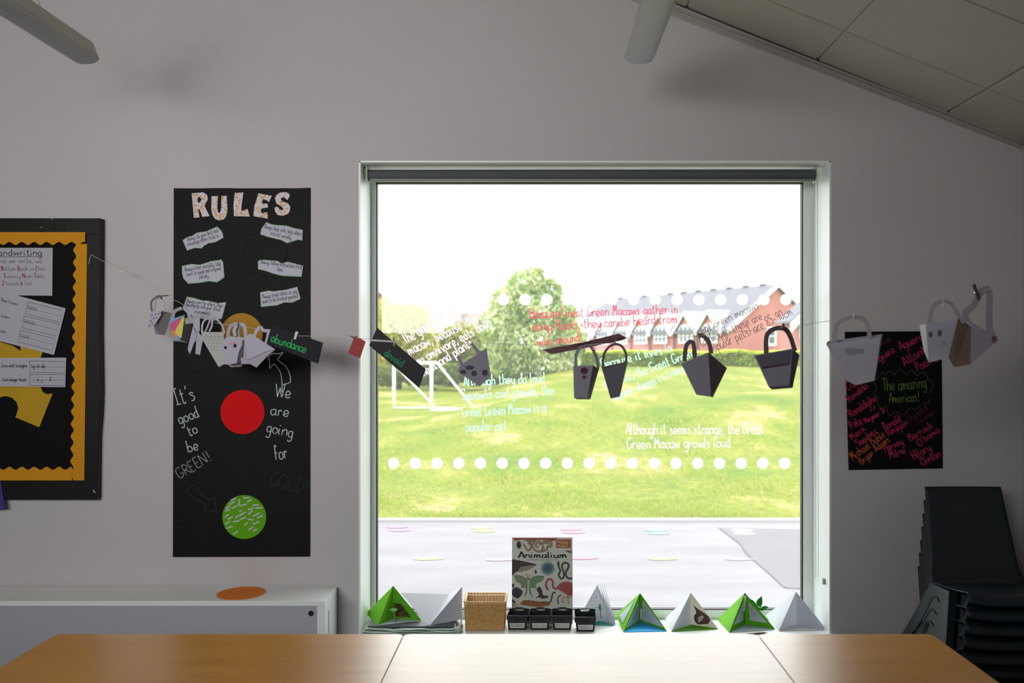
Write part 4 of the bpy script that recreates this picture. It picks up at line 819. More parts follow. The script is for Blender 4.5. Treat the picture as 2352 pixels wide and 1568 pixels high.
mb = MB(); mb.box((P(846, 0, 4.55).x, 4.53, WB+.0285), (P(1044, 0, 4.55).x, 4.742, WB+.0325)); mb.build('grey_folder', mat('folder_grey', (72, 78, 88), .5), label='dark grey flat folder lying on the pile of plastic wallets', cat='folder')

# wicker basket
wk = mat('wicker', (204, 166, 106), .65, .3, var=.18, vscale=60); wk2 = mat('wicker_rim', (222, 190, 136), .6, var=.15, vscale=50)
bx0, bx1, by0, by1, bz0, bz1 = P(1067, 0, 4.57).x, P(1161, 0, 4.57).x, 4.565, 4.735, WB, WB+.131
bk = empty('wicker_basket', ((bx0+bx1)/2, (by0+by1)/2, WB), 'small open rectangular wicker basket left of the animal book', 'basket')
def per(t, z):
    f = (z-bz0)/(bz1-bz0); e_ = .006*(f-1); x0, x1, y0, y1 = bx0-e_, bx1+e_, by0-e_, by1+e_; W_, H_ = x1-x0, y1-y0; L_ = 2*(W_+H_); d = (t % 1)*L_
    if d < W_: return Vector((x0+d, y0, z)), Vector((0, -1, 0))
    d -= W_
    if d < H_: return Vector((x1, y0+d, z)), Vector((1, 0, 0))
    d -= H_
    if d < W_: return Vector((x1-d, y1, z)), Vector((0, 1, 0))
    d -= W_; return Vector((x0, y1-d, z)), Vector((-1, 0, 0))
NS = 48; mb = MB(); rows = 30
for k in range(rows):
    z = bz0+.004+k*(bz1-bz0-.010)/rows; pth = []
    for i in range(NS*2+1):
        p, nn = per(i/(NS*2), z); pth.append(p+nn*(.0019*(1 if (i//2+k) % 2 else -1) if i % 2 else 0))
    mb.tube(pth, .0021, 5, False)
mb.build('woven_strands', wk, bk, smooth=True, kind='stuff')
for i in range(NS):
    p, nn = per((i+.25)/NS, bz0+.002); q, _ = per((i+.25)/NS, bz1-.002); mb = MB(); mb.tube([p, q], .0017, 5); mb.build('stake', wk, bk)
mb = MB()
for s in range(3):
    pth = []
    for i in range(121):
        p, nn = per(i/120, bz1); ang = i*.9+s*2.1; pth.append(p+nn*(.0032*math.cos(ang))+Vector((0, 0, .0032*math.sin(ang))))
    mb.tube(pth, .0029, 5, False)
mb.build('braided_rim', wk2, bk, smooth=True)
mb = MB(); mb.box((bx0+.004, by0+.004, bz0+.002), (bx1-.004, by1-.004, bz0+.006)); mb.build('basket_base', wk, bk)

# book
bkY = 4.70; bt = P(1176, 1236, 4.74)
bx0_, bx1_ = (1176-VX)*4.72/F, (1315-VX)*4.72/F; bh = .395
bo = empty('animal_book', ((bx0_+bx1_)/2, 4.70, WB), 'tall hardback picture book of animals standing behind the small black tubs', 'book')
tilt = .045
def BP(u, v, off=0): return Vector((bx0_+(bx1_-bx0_)*u, 4.685+tilt*v-off, WB+.001+bh*v))
cov = mat('book_cover', (206, 212, 200), .45, .4)
mb = MB(); mb.prism([BP(0, 0), BP(1, 0), BP(1, 1), BP(0, 1)], (0, .003, 0)); fc_ = mb.build('front_cover', cov, bo)
mb = MB(); mb.prism([BP(.01, .008, -.003), BP(.98, .008, -.003), BP(.98, .99, -.003), BP(.01, .99, -.003)], (0, .010, 0)); mb.build('page_block', mat('pages', (225, 220, 205), .9), bo)
mb = MB(); mb.prism([BP(0, 0, -.013), BP(1, 0, -.013), BP(1, 1, -.013), BP(0, 1, -.013)], (0, .003, 0)); mb.build('back_cover', mat('back_cover', (150, 60, 50), .5), bo)
# cover art: coordinates on the zoomed cover, u 235-1145 wide, v 105-1310 high
def CU(p): u = (p[0]-238)/905.0; v = 1-(p[1]-105)/1345.0; return BP(min(max(u, .0), 1), min(max(v, 0), 1), .0006)
def cpoly(pts, col, nm='cover_picture', o2=0):
    q = smoothpath(list(pts)+[pts[0]], 4)[:-1]; mb = MB(); mb.prism([CU(p)-Vector((0, o2, 0)) for p in q], (0, -.0003, 0)); mb.build(nm, mat('print_%d_%d_%d' % col, col, .5), fc_)
def cline(segs, wd, col, nm='cover_picture', o2=0.0004):
    mb = MB()
    for s in segs:
        q = smoothpath(s, 5); mb.ribbon([CU(p)-Vector((0, o2, 0)) for p in q], wd*bh/1345)
    mb.build(nm, mat('print_%d_%d_%d' % col, col, .5), fc_)
cpoly([(245, 106), (890, 106), (820, 160), (700, 135), (560, 150), (400, 130), (290, 150)], (150, 78, 66))
cline([[(400, 120), (500, 170), (520, 270), (470, 300), (430, 230), (405, 195)], [(560, 140), (480, 190), (560, 210)], [(600, 130), (540, 230), (600, 310), (680, 310), (700, 230), (640, 170), (590, 220), (630, 260)], [(700, 140), (820, 170), (820, 240), (770, 240), (760, 290), (680, 320)], [(640, 210), (720, 180), (800, 200)]], 34, (150, 128, 100))
cpoly([(340, 150), (375, 210), (350, 275), (310, 240), (310, 190)], (30, 24, 26)); cline([[(300, 170), (340, 200)], [(380, 170), (345, 200)], [(295, 230), (385, 230)], [(305, 270), (340, 240)], [(380, 275), (345, 240)]], 5, (30, 24, 26))
cpoly([(238, 440), (400, 470), (520, 500), (605, 525), (560, 560), (470, 610), (380, 640), (300, 640), (238, 690)], (52, 46, 48)); cpoly([(370, 560), (590, 535), (500, 600), (400, 635), (330, 630)], (140, 134, 112), o2=.0004)
for k in range(40):
    t = 2*math.pi*k/40; cline([[(772+48*math.cos(t), 585+50*math.sin(t)), (772+(98 if k % 2 else 112)*math.cos(t), 585+(102 if k % 2 else 116)*math.sin(t))]], 9, (64, 118, 128))
cpoly([(772+66*math.cos(t), 585+68*math.sin(t)) for t in [2*math.pi*k/12 for k in range(12)]], (38, 110, 122), o2=.0004); cpoly([(772+28*math.cos(t), 582+30*math.sin(t)) for t in [2*math.pi*k/8 for k in range(8)]], (104, 60, 48), o2=.0008)
cline([[(930, 480), (935, 560), (960, 620), (935, 690), (970, 745), (1010, 720), (1010, 640), (985, 560), (1010, 500), (1070, 510), (1085, 560), (1045, 640), (1050, 710), (1090, 745), (1140, 740)]], 30, (78, 62, 60)); cpoly([(915, 480), (930, 465), (945, 490), (950, 540), (915, 540)], (78, 62, 60), o2=.0006)
cpoly([(268, 700), (380, 710), (480, 760), (590, 710), (712, 710), (690, 780), (600, 830), (590, 900), (520, 890), (530, 980), (553, 1040), (500, 980), (490, 900), (470, 900), (460, 980), (412, 1030), (440, 960), (440, 890), (380, 890), (370, 830), (300, 790)], (112, 142, 108)); cpoly([(470, 770), (495, 770), (492, 910), (474, 910)], (190, 196, 160), o2=.0005)
cline([[(480, 760), (445, 670)], [(480, 760), (505, 680)], [(268, 700), (370, 705), (480, 760), (590, 708), (712, 708)]], 9, (110, 70, 60))
cpoly([(238, 930), (290, 880), (350, 900), (400, 960), (340, 1050), (280, 1040), (238, 990)], (36, 38, 62)); cpoly([(238, 830), (275, 830), (262, 880), (238, 890)], (36, 38, 62)); cpoly([(238, 1060), (290, 1110), (270, 1125), (238, 1090)], (60, 30, 50))
cline([[(770, 910), (745, 850), (760, 790), (800, 750), (845, 790), (850, 870), (890, 905), (940, 880)]], 34, (172, 84, 80)); cpoly([(900, 890), (960, 820), (1050, 795), (1142, 830), (1142, 1000), (1080, 1010), (1000, 960), (940, 920)], (168, 78, 74)); cline([[(1070, 1000), (1078, 1150)], [(1120, 1045), (1000, 1040), (990, 1110), (1020, 1100)]], 12, (172, 84, 80)); cpoly([(745, 880), (790, 920), (775, 925), (750, 905)], (50, 30, 34), o2=.0008)
cpoly([(600, 910), (650, 870), (690, 940), (700, 1000), (780, 1020), (760, 1050), (690, 1060), (640, 1040), (585, 1060), (640, 1000)], (70, 44, 48)); cline([[(890, 970), (850, 970), (830, 1050), (810, 1110), (760, 1140)]], 22, (84, 62, 52)); cline([[(970, 1000), (920, 1050), (930, 1150)]], 18, (84, 62, 66))
cpoly([(360, 1150), (400, 1090), (520, 1085), (640, 1105), (760, 1100), (800, 1160), (600, 1190)], (150, 98, 48)); cline([[(440, 1095), (420, 1150)], [(490, 1090), (480, 1150)], [(560, 1095), (560, 1150)], [(620, 1105), (630, 1150)], [(700, 1105), (700, 1150)]], 9, (60, 36, 24))
cpoly([(1035, 300), (1120, 310), (1125, 345), (1060, 325)], (110, 76, 80)); cpoly([(590, 600), (610, 650), (590, 670), (575, 640)], (60, 48, 40))
mb = MB(); mb.prism([CU(p)-Vector((0, .0004, 0)) for p in ((898, 130), (1118, 130), (1118, 265), (898, 265))], (0, -.0003, 0)); mb.build('title_plate', mat('rust_plate', (170, 84, 40), .5), fc_)
def cover_text(t, x0, x1, base, h, col, wv, wh=None):
    """nib-pen lettering: upright strokes thick, level strokes thin"""
    ss, tw = strokes(t); mb = MB(); sx = (x1-x0)/tw
    for st in ss:
        pts = [(x0+a*sx, base-b_*h/10) for a, b_ in st]
        for i in range(len(pts)-1):
            dx, dy = pts[i+1][0]-pts[i][0], pts[i+1][1]-pts[i][1]; L_ = math.hypot(dx, dy) or 1; wd = wv*abs(dy)/L_+(wh or wv)*abs(dx)/L_
            mb.ribbon([CU(pts[i])-Vector((0, .0012, 0)), CU(pts[i+1])-Vector((0, .0012, 0))], wd*bh/1345)
    mb.build('lettering', mat('print_%d_%d_%d' % col, col, .5), fc_)
cover_text('Animalium', 335, 1060, 418, 98, (24, 22, 26), 24, 8)
cover_text('Welcome', 912, 1075, 178, 36, (220, 190, 160), 6); cover_text('to the', 970, 1075, 208, 30, (220, 190, 160), 6); cover_text('Museum', 925, 1075, 244, 34, (220, 190, 160), 6)
cover_text('Curated by Katie Scott and Jenny Broom', 460, 920, 458, 20, (150, 150, 146), 4)

# small black tubs
tubm = mat('black_tub', (22, 24, 28), .4, .5); labm = mat('tub_label', (208, 210, 206), .7)
def tub(x0, x1, yb, yr, yt, text, label, dx):
    Yf = YS(yb); A0, A1 = P(x0, 0, Yf).x, P(x1, 0, Yf).x; w_ = A1-A0; zr = CZ-(yr-VY)*(Yf-.012)/F; dep = .075; zt = CZ-(yt-VY)*(Yf+dep)/F
    root = empty('label_tub', ((A0+A1)/2, Yf+dep/2, WB), label, 'tub', 'small black labelled tubs on the sill'); ins = w_*.09; z0 = WB+.001
    mb = MB(); f0, f1 = (A0+ins, Yf, z0), (A1-ins, Yf, z0); t0, t1 = (A0, Yf-.012, zr), (A1, Yf-.012, zr)
    g0, g1 = (A0+ins, Yf+dep-.012, z0), (A1-ins, Yf+dep-.012, z0); h0, h1 = (A0+dx, Yf+dep, zr), (A1+dx*.6, Yf+dep, zr)
    mb.add([f0, f1, t1, t0, g0, g1, h1, h0], [(0, 1, 2, 3), (1, 5, 6, 2), (4, 0, 3, 7), (0, 4, 5, 1)]); mb.build('body', tubm, root, solid=.0015)
    # rear plate with an oval hand hole
    c = Vector(((h0[0]+h1[0])/2, Yf+dep, (zr+zt)/2+.004)); ow, oh = w_*.23, .0075; oval = [c+Vector((ow*math.copysign(abs(math.cos(t))**.6, math.cos(t)), 0, oh*math.copysign(abs(math.sin(t))**.8, math.sin(t)))) for t in [2*math.pi*k/20 for k in range(20)]]
    rect = [Vector((h0[0], Yf+dep, z0+.02)), Vector((h1[0], Yf+dep, z0+.02)), Vector((h1[0], Yf+dep, zt)), Vector((h0[0], Yf+dep, zt))]
    tri_ = tessellate_polygon([rect, oval]); mb = MB(); mb.add(rect+oval, [tuple(t) for t in tri_]); mb.build('rear_plate', tubm, root, solid=.0015)
    mb = MB(); mb.tube([t0, t1, h1, h0, t0], .0014, 6); mb.build('rim', mat('tub_rim', (86, 96, 104), .3, .6), root)
    def FPt(u, v): return Vector((A0+ins*(1-v)+(w_-2*ins*(1-v))*u, Yf-.012*v-.0022, z0+(zr-z0)*v))
    lb = card('label_card', [FPt(.10, .12), FPt(.90, .12), FPt(.90, .47), FPt(.10, .47)], .0006, labm, root)
    mb = MB(); ss, tw = strokes(text)
    for st in ss: mb.ribbon([FPt(.16+.68*a/tw, .20+.19*b_/10)-Vector((0, .0006, 0)) for a, b_ in st], .0011)
    mb.build('lettering', mat('tub_ink', (70, 78, 100), .8), lb)
    mb = MB(); mb.prism([FPt(.5, .72)+Vector((w_*.2*math.copysign(abs(math.cos(t))**.6, math.cos(t)), -.0002, .004*math.sin(t))) for t in [2*math.pi*k/16 for k in range(16)]], (0, .0006, 0)); mb.build('hand_hole_shade', darkm, root)  # black oval on the front paints the dark of a hand hole
tub(1164, 1212, 1446, 1413.5, 1397.5, 'SYCAMORE', 'black tub labelled SYCAMORE, nearest the wicker basket', .009)
tub(1215, 1263.5, 1446, 1413.5, 1397.5, 'WILLOW', 'black tub with the cream WILLOW label before the book', .006)
tub(1267.5, 1315, 1446, 1413.5, 1397.5, 'BEECH', 'black tub labelled BEECH before the book right edge', .003)
tub(1320.5, 1369, 1450, 1417, 1398, 'MAPLE', 'black tub labelled MAPLE standing apart to the right of the book', .001)

# the other pyramids
r3, a, l, r_, b_, tl, trr = diorama('paper_pyramid', 'white paper pyramid with palm drawing and writing, behind the MAPLE tub', (1372, 1343), (1322, 1434), (1411, 1437), (1384, 1427), None, paper2, paper2, tealm)
scribble(tl, a, l, b_, 6, ink)
mb = MB(); nn = Vector((0, -1, 0))
trk = [on_tri(a, l, b_, u, v, .002) for u, v in ((.03, .88), (.04, .74), (.02, .62))]; mb.ribbon(trk, .003, nn); mb.build('palm_trunk', mat('palm_trunk', (130, 84, 66), .8), tl)
mb = MB(); c_ = trk[-1]; mb.prism([c_+Vector((.014*math.cos(t)*(1+.25*math.sin(5*t)), -.001, .013*math.sin(t)*(1+.25*math.cos(4*t))+.006)) for t in [2*math.pi*k/30 for k in range(30)]], (0, .0006, 0)); mb.build('palm_crown', mat('palm_green', (60, 160, 96), .8), tl)
for k in range(3):
    off = Vector((.010+.011*k, .012*k, .004-.002*k)); r2 = SP(1411+1.5*k, 1437-1*k)+Vector((0, 0, .0015))
    card('page_layer', [a+off, r2, SP(1398+5*k, 1430-1.5*k)+Vector((0, 0, .002)), ], .0012, paper2, r3)
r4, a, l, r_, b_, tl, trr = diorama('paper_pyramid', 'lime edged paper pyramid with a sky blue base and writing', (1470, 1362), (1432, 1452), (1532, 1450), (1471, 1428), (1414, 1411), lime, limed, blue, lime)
for nm, side, X_ in (('inner_panel', tl, l), ('inner_panel', trr, r_)):
    q = [on_tri(a, X_, b_, u, v, .0018) for u, v in ((.10, .10), (.86, .05), (.10, .82))]; so_ = card(nm, q, .0005, palep, side); 
    scribble(side, on_tri(a, X_, b_, .08, .08, .0014), on_tri(a, X_, b_, .80, .07, .0014), on_tri(a, X_, b_, .10, .78, .0014), 8, ink, .12, .0010)
card('wing_panel', [on_tri(a, l, P(1414, 1411, 4.735), u, v, .0018) for u, v in ((.12, .14), (.62, .28), (.18, .72))], .0005, palep, r4)
mb = MB(); q = on_tri(a, l, b_, .02, .72, .004); mb.box((q.x-.003, q.y-.01, q.z-.02), (q.x+.004, q.y-.009, q.z+.03)); mb.build('paper_tab', MATS['white_card_lit'], r4)
r5, a, l, r_, b_, tl, trr = diorama('paper_pyramid', 'white paper pyramid with a brown bird picture and lime green base', (1587, 1361), (1542, 1451), (1650, 1445), (1588, 1435), (1528, 1420), paper2, mat('cream_card', (224, 222, 206), .75, transl=.3), limed, MATS['white_card_lit'])
scribble(tl, a, l, b_, 7, mat('grey_ink', (140, 144, 156), .8), .3, .0009)
def TR3(px, py, off=.0024):
    """picture point projected on the right wall's plane"""
    d = P(px, py, 1.0)-Vector((0, 0, CZ)); o_ = Vector((0, 0, CZ)); nn = (r_-a).cross(b_-a).normalized(); t = (a-o_).dot(nn)/d.dot(nn); p = o_+d*t; return p+(-nn if nn.y > 0 else nn)*off
def c3b(x, y): return (1300+x*.15306, 1320+y*.15306)
card('bird_body', [TR3(*c3b(*p)) for p in smoothpath([(1910, 450), (1985, 510), (2060, 560), (2140, 620), (2165, 680), (2130, 730), (2050, 735), (1990, 740), (1935, 690), (1925, 610), (1960, 560), (1910, 450)], 3)[:-1]], .0004, mat('bird_brown', (88, 60, 52), .7), trr)
card('bird_breast', [TR3(*c3b(*p), .0032) for p in ((1985, 640), (2040, 600), (2075, 620), (2045, 680), (1990, 715))], .0003, mat('bird_pale', (170, 176, 170), .7), trr)
card('bird_wing', [TR3(*c3b(*p), .0036) for p in ((1990, 520), (2050, 555), (2055, 590), (2010, 570))], .0003, mat('bird_red', (120, 70, 62), .7), trr)
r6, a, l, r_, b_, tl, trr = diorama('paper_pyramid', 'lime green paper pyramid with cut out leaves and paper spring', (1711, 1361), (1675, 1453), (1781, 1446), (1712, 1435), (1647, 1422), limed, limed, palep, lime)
for side, X_ in ((tl, l), (trr, r_)):
    card('inner_panel', [on_tri(a, X_, b_, u, v, .0018) for u, v in ((.12, .14), (.74, .09), (.16, .68))], .0005, palep, side)
    scribble(side, on_tri(a, X_, b_, .10, .12, .0016), on_tri(a, X_, b_, .66, .12, .0016), on_tri(a, X_, b_, .18, .62, .0016), 8, ink, .14, .0009)
mb = MB(); sp = [P(1711+(3 if k % 2 else -1)-k*.25, 1368+k*2.6, b_.y-.035) for k in range(14)]; mb.ribbon(sp, .006); mb.build('paper_spring', MATS['white_card_lit'], r6, solid=.0004)
def c4(p): return (1620+p[0]*.12755, 1320+p[1]*.12755)
for i, poly in enumerate(([(1000, 590), (940, 560), (915, 510), (935, 450), (1015, 380), (1030, 450), (1025, 520)], [(1000, 600), (1030, 565), (1090, 558), (1140, 580), (1080, 620), (1010, 650)], [(780, 420), (850, 450), (910, 510), (945, 570), (1000, 600), (1010, 650), (930, 600), (860, 500)])):
    card('leaf', [P(*c4(p), b_.y-.03-.002*i) for p in poly], .0008, mat('leaf_green', (20, 152, 22), .7, transl=.2), r6)
r7, a, l, r_, b_, tl, trr = diorama('paper_pyramid', 'plain white paper pyramid, rightmost on the window sill', (1828.5, 1359), (1789, 1449.5), (1899, 1447), (1829, 1435), (1758, 1413), paper2, MATS['white_card_shaded'], paper2, MATS['white_card_lit'])  # all white card; lit and shaded sides are given by colour
pc = empty('wooden_pencil', SP(1735, 1455), 'brown pencil lying in front of the leafy pyramid', 'pencil'); pc.location.z = WB; ORG[pc.name] = Vector(pc.location)
pa, pb = Vector((SP(1716, 1457).x, 4.497, WB+.0045)), Vector((SP(1760, 1452).x, 4.521, WB+.0045)); mb = MB(); mb.tube([pa, pa.lerp(pb, .85)], .004, 6); mb.build('barrel', mat('pencil_brown', (96, 52, 48), .5), pc); mb = MB(); mb.tube([pa.lerp(pb, .85), pb], [.004, .0006], 6); mb.build('tip', mat('pencil_wood', (200, 160, 110), .7), pc)

# ------------------------------------------------------------------ garland of paper bags
def YG(px): return 1/(.2247+(px-210)*(.0979/2090))
strp = [(210, 585), (282, 624), (378, 679), (412, 694), (462, 726), (498, 742), (560, 751), (612, 757), (640, 762), (680, 771), (745, 772), (812, 775), (905, 785), (1085, 788), (1250, 792), (1342, 792), (1412, 787), (1500, 779), (1606, 771), (1800, 751), (1852, 745), (1960, 728), (2165, 697), (2242, 672), (2560, 590), (2874, 520)]
sp3 = [P(x, y, YG(x)) for x, y in strp]; sp3[-1].x = XR-.001
gs = empty('garland_string', sp3[8], 'thin white string strung across the window wall from noticeboard to right wall', 'string')
mb = MB(); mb.tube(sp3, .0009, 5); mb.build('line', mat('white_string', (205, 205, 200), .8), gs)
mb = MB(); mb.tube([P(204, 607, BY-.004), P(206, 594, BY-.004), P(210, 585, BY-.004), sp3[0]], .0012, 5); mb.build('tied_end', MATS['white_string'], gs)
def STR(px):
    for i in range(len(strp)-1):
        if strp[i][0] <= px <= strp[i+1][0]:
            t = (px-strp[i][0])/(strp[i+1][0]-strp[i][0]); return sp3[i].lerp(sp3[i+1], t)
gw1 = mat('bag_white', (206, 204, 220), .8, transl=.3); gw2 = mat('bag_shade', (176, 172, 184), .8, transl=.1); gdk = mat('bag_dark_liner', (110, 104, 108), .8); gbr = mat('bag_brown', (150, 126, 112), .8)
def bag(label, px, polys, handles=(), hw=.011, draws=(), dep=.05, cat='paper bag', grp='paper bags pegged on the string', name='paper_bag'):
    Y = YG(px); root = empty(name, STR(px), label, cat, grp)
    for i, (m_, pts) in enumerate(polys):
        card('panel' if cat == 'paper bag' else 'card', [P(a, b_, Y+d) for a, b_, d in pts], .0007, m_, root)
    for pts, hm in handles:
        q = smoothpath([(a, b_, d) for a, b_, d in pts], 5); mb = MB(); mb.ribbon([P(a, b_, Y+d) for a, b_, d in q], hw); mb.build('handle', hm, root, solid=.0006)
    for nm, m_, pts, d in draws: card(nm, [P(a, b_, Y+d) for a, b_ in pts], .0003, m_, root)
    return root
def f0(pts, d=0): return [(a, b_, d) for a, b_ in pts]
def ell(cx_, cy_, rx, ry, n=14): return [(cx_+rx*math.cos(2*math.pi*k/n), cy_+ry*math.sin(2*math.pi*k/n)) for k in range(n)]
def c1(pts): return [(330+a*.12755, 660+b_*.12755) for a, b_ in pts]
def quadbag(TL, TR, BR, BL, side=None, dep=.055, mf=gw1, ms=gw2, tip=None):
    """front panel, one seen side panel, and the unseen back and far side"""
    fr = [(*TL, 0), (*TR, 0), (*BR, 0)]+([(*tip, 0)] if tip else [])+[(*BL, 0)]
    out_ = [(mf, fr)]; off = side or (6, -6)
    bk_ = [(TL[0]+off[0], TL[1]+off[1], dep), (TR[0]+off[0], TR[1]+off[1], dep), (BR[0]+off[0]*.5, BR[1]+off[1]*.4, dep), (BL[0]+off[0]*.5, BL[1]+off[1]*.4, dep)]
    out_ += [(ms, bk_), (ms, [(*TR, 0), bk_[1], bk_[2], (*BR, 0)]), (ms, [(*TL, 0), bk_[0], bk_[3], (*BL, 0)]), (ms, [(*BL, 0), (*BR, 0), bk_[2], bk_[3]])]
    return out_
# left cluster
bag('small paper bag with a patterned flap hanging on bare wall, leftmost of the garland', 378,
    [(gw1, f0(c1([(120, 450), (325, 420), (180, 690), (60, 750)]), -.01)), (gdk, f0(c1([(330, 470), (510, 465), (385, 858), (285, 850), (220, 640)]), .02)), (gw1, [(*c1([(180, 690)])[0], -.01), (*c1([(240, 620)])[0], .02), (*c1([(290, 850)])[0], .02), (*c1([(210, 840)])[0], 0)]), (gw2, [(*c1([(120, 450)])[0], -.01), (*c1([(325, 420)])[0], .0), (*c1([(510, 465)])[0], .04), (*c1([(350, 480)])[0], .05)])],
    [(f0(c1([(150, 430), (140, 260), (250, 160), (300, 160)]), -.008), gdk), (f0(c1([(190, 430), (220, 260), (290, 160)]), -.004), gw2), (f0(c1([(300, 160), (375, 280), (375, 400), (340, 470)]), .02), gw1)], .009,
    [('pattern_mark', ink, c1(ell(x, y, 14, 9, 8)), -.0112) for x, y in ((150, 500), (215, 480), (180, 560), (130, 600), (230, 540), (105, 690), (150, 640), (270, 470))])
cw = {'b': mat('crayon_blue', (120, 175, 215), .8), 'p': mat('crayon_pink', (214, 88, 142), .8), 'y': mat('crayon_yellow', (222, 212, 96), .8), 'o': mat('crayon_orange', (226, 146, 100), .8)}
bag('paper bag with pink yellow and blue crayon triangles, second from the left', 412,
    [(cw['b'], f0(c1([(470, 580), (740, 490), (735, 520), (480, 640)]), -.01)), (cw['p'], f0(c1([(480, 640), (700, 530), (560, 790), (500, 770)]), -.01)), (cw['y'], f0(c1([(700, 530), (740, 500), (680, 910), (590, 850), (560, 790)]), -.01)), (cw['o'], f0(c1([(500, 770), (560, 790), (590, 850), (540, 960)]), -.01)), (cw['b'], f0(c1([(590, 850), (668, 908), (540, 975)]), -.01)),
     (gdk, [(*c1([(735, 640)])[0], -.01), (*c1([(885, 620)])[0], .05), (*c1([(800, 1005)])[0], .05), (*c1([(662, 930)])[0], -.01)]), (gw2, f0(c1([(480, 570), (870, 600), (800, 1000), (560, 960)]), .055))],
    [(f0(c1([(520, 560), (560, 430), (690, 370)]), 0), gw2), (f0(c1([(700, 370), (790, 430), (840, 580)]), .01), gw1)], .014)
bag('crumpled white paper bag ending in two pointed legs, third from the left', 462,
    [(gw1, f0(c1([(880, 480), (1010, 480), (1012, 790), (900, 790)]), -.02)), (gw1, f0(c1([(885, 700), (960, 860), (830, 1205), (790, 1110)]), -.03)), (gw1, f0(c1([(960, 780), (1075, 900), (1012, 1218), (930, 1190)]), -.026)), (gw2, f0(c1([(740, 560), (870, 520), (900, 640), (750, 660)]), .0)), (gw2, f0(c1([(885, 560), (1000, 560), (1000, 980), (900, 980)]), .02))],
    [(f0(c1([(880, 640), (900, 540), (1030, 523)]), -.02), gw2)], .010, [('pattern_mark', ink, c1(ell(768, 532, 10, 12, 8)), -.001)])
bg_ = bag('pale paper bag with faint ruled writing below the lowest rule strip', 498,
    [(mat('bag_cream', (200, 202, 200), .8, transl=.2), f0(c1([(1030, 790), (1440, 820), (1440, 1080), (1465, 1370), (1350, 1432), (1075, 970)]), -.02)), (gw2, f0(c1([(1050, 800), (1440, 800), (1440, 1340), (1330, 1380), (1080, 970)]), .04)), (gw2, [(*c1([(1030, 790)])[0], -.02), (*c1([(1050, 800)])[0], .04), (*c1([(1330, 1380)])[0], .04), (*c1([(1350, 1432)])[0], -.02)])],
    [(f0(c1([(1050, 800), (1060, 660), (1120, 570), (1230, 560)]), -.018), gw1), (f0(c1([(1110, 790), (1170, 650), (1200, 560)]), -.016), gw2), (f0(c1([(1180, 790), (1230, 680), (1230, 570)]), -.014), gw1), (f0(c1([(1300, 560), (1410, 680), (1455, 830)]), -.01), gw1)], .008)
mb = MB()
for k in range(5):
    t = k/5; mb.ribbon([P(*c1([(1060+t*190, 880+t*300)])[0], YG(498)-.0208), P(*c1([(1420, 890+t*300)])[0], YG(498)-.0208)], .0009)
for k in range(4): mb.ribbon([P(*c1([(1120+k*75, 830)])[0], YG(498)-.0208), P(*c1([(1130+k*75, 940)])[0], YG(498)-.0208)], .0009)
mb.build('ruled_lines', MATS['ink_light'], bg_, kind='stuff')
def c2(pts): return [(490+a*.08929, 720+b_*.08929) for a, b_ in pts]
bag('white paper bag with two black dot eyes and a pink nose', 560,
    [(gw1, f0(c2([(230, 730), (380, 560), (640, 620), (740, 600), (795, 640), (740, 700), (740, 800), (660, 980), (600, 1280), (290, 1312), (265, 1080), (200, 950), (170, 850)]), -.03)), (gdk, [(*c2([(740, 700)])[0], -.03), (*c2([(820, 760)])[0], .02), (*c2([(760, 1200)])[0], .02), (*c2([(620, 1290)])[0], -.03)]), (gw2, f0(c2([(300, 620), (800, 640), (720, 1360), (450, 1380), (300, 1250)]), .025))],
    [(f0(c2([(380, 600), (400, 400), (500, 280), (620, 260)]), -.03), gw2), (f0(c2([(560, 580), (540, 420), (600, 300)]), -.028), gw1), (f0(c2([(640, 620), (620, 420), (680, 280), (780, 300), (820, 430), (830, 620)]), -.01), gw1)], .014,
    [('eye', darkm, c2(ell(310, 875, 38, 42, 12)), -.0315), ('eye', darkm, c2(ell(555, 825, 42, 52, 12)), -.0315), ('nose', mat('pink_crayon', (214, 140, 180), .8), c2([(400, 770), (530, 700), (560, 740), (420, 810)]), -.0312)])
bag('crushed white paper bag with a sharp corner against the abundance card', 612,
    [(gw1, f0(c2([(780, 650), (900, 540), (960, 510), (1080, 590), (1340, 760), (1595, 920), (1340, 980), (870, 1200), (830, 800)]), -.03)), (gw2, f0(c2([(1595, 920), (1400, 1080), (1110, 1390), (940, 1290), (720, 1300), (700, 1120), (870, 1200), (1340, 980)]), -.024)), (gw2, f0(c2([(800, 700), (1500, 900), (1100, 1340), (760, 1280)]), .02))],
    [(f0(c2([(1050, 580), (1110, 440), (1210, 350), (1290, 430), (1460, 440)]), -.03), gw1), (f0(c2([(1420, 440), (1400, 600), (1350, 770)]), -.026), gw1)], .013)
# cards
blk = mat('garland_black_card', (34, 34, 42), .7, .2); grn = mat('green_chalk_pen', (10, 175, 84), .7)
r_ab = bag('black card with the green word abundance, overlapping the rules poster edge', 680, [(blk, f0([(624, 746), (742, 787), (731, 835), (612, 789)], -.004))], cat='word card', grp='word cards pegged on the string', name='word_card')
writing([('abundance', (622, 784), (702, 811), 21)], grn, YG(680)-.0048, r_ab, 2.3)
r_db = bag('black card with a short green word, hanging steeply over the window edge', 905, [(mat('card_black_b', (20, 18, 24), .7), f0([(866, 752), (978, 848), (962.5, 890), (848, 793)], -.004))], cat='word card', grp='word cards pegged on the string', name='word_card')
writing([('devoid', (882, 815), (922, 842), 18)], mat('green_chalk_dim', (8, 128, 84), .7), YG(905)-.0048, r_db, 2.6)
mb = MB(); Yc = YG(905)-.005; mb.prism([P(853, 779, Yc), P(902, 782, Yc), P(903, 786, Yc), P(852, 783, Yc)], (0, .0005, 0)); mb.build('grey_strip', mat('strip_grey', (120, 112, 112), .3, .6), r_db)  # thin shiny grey strip across the card
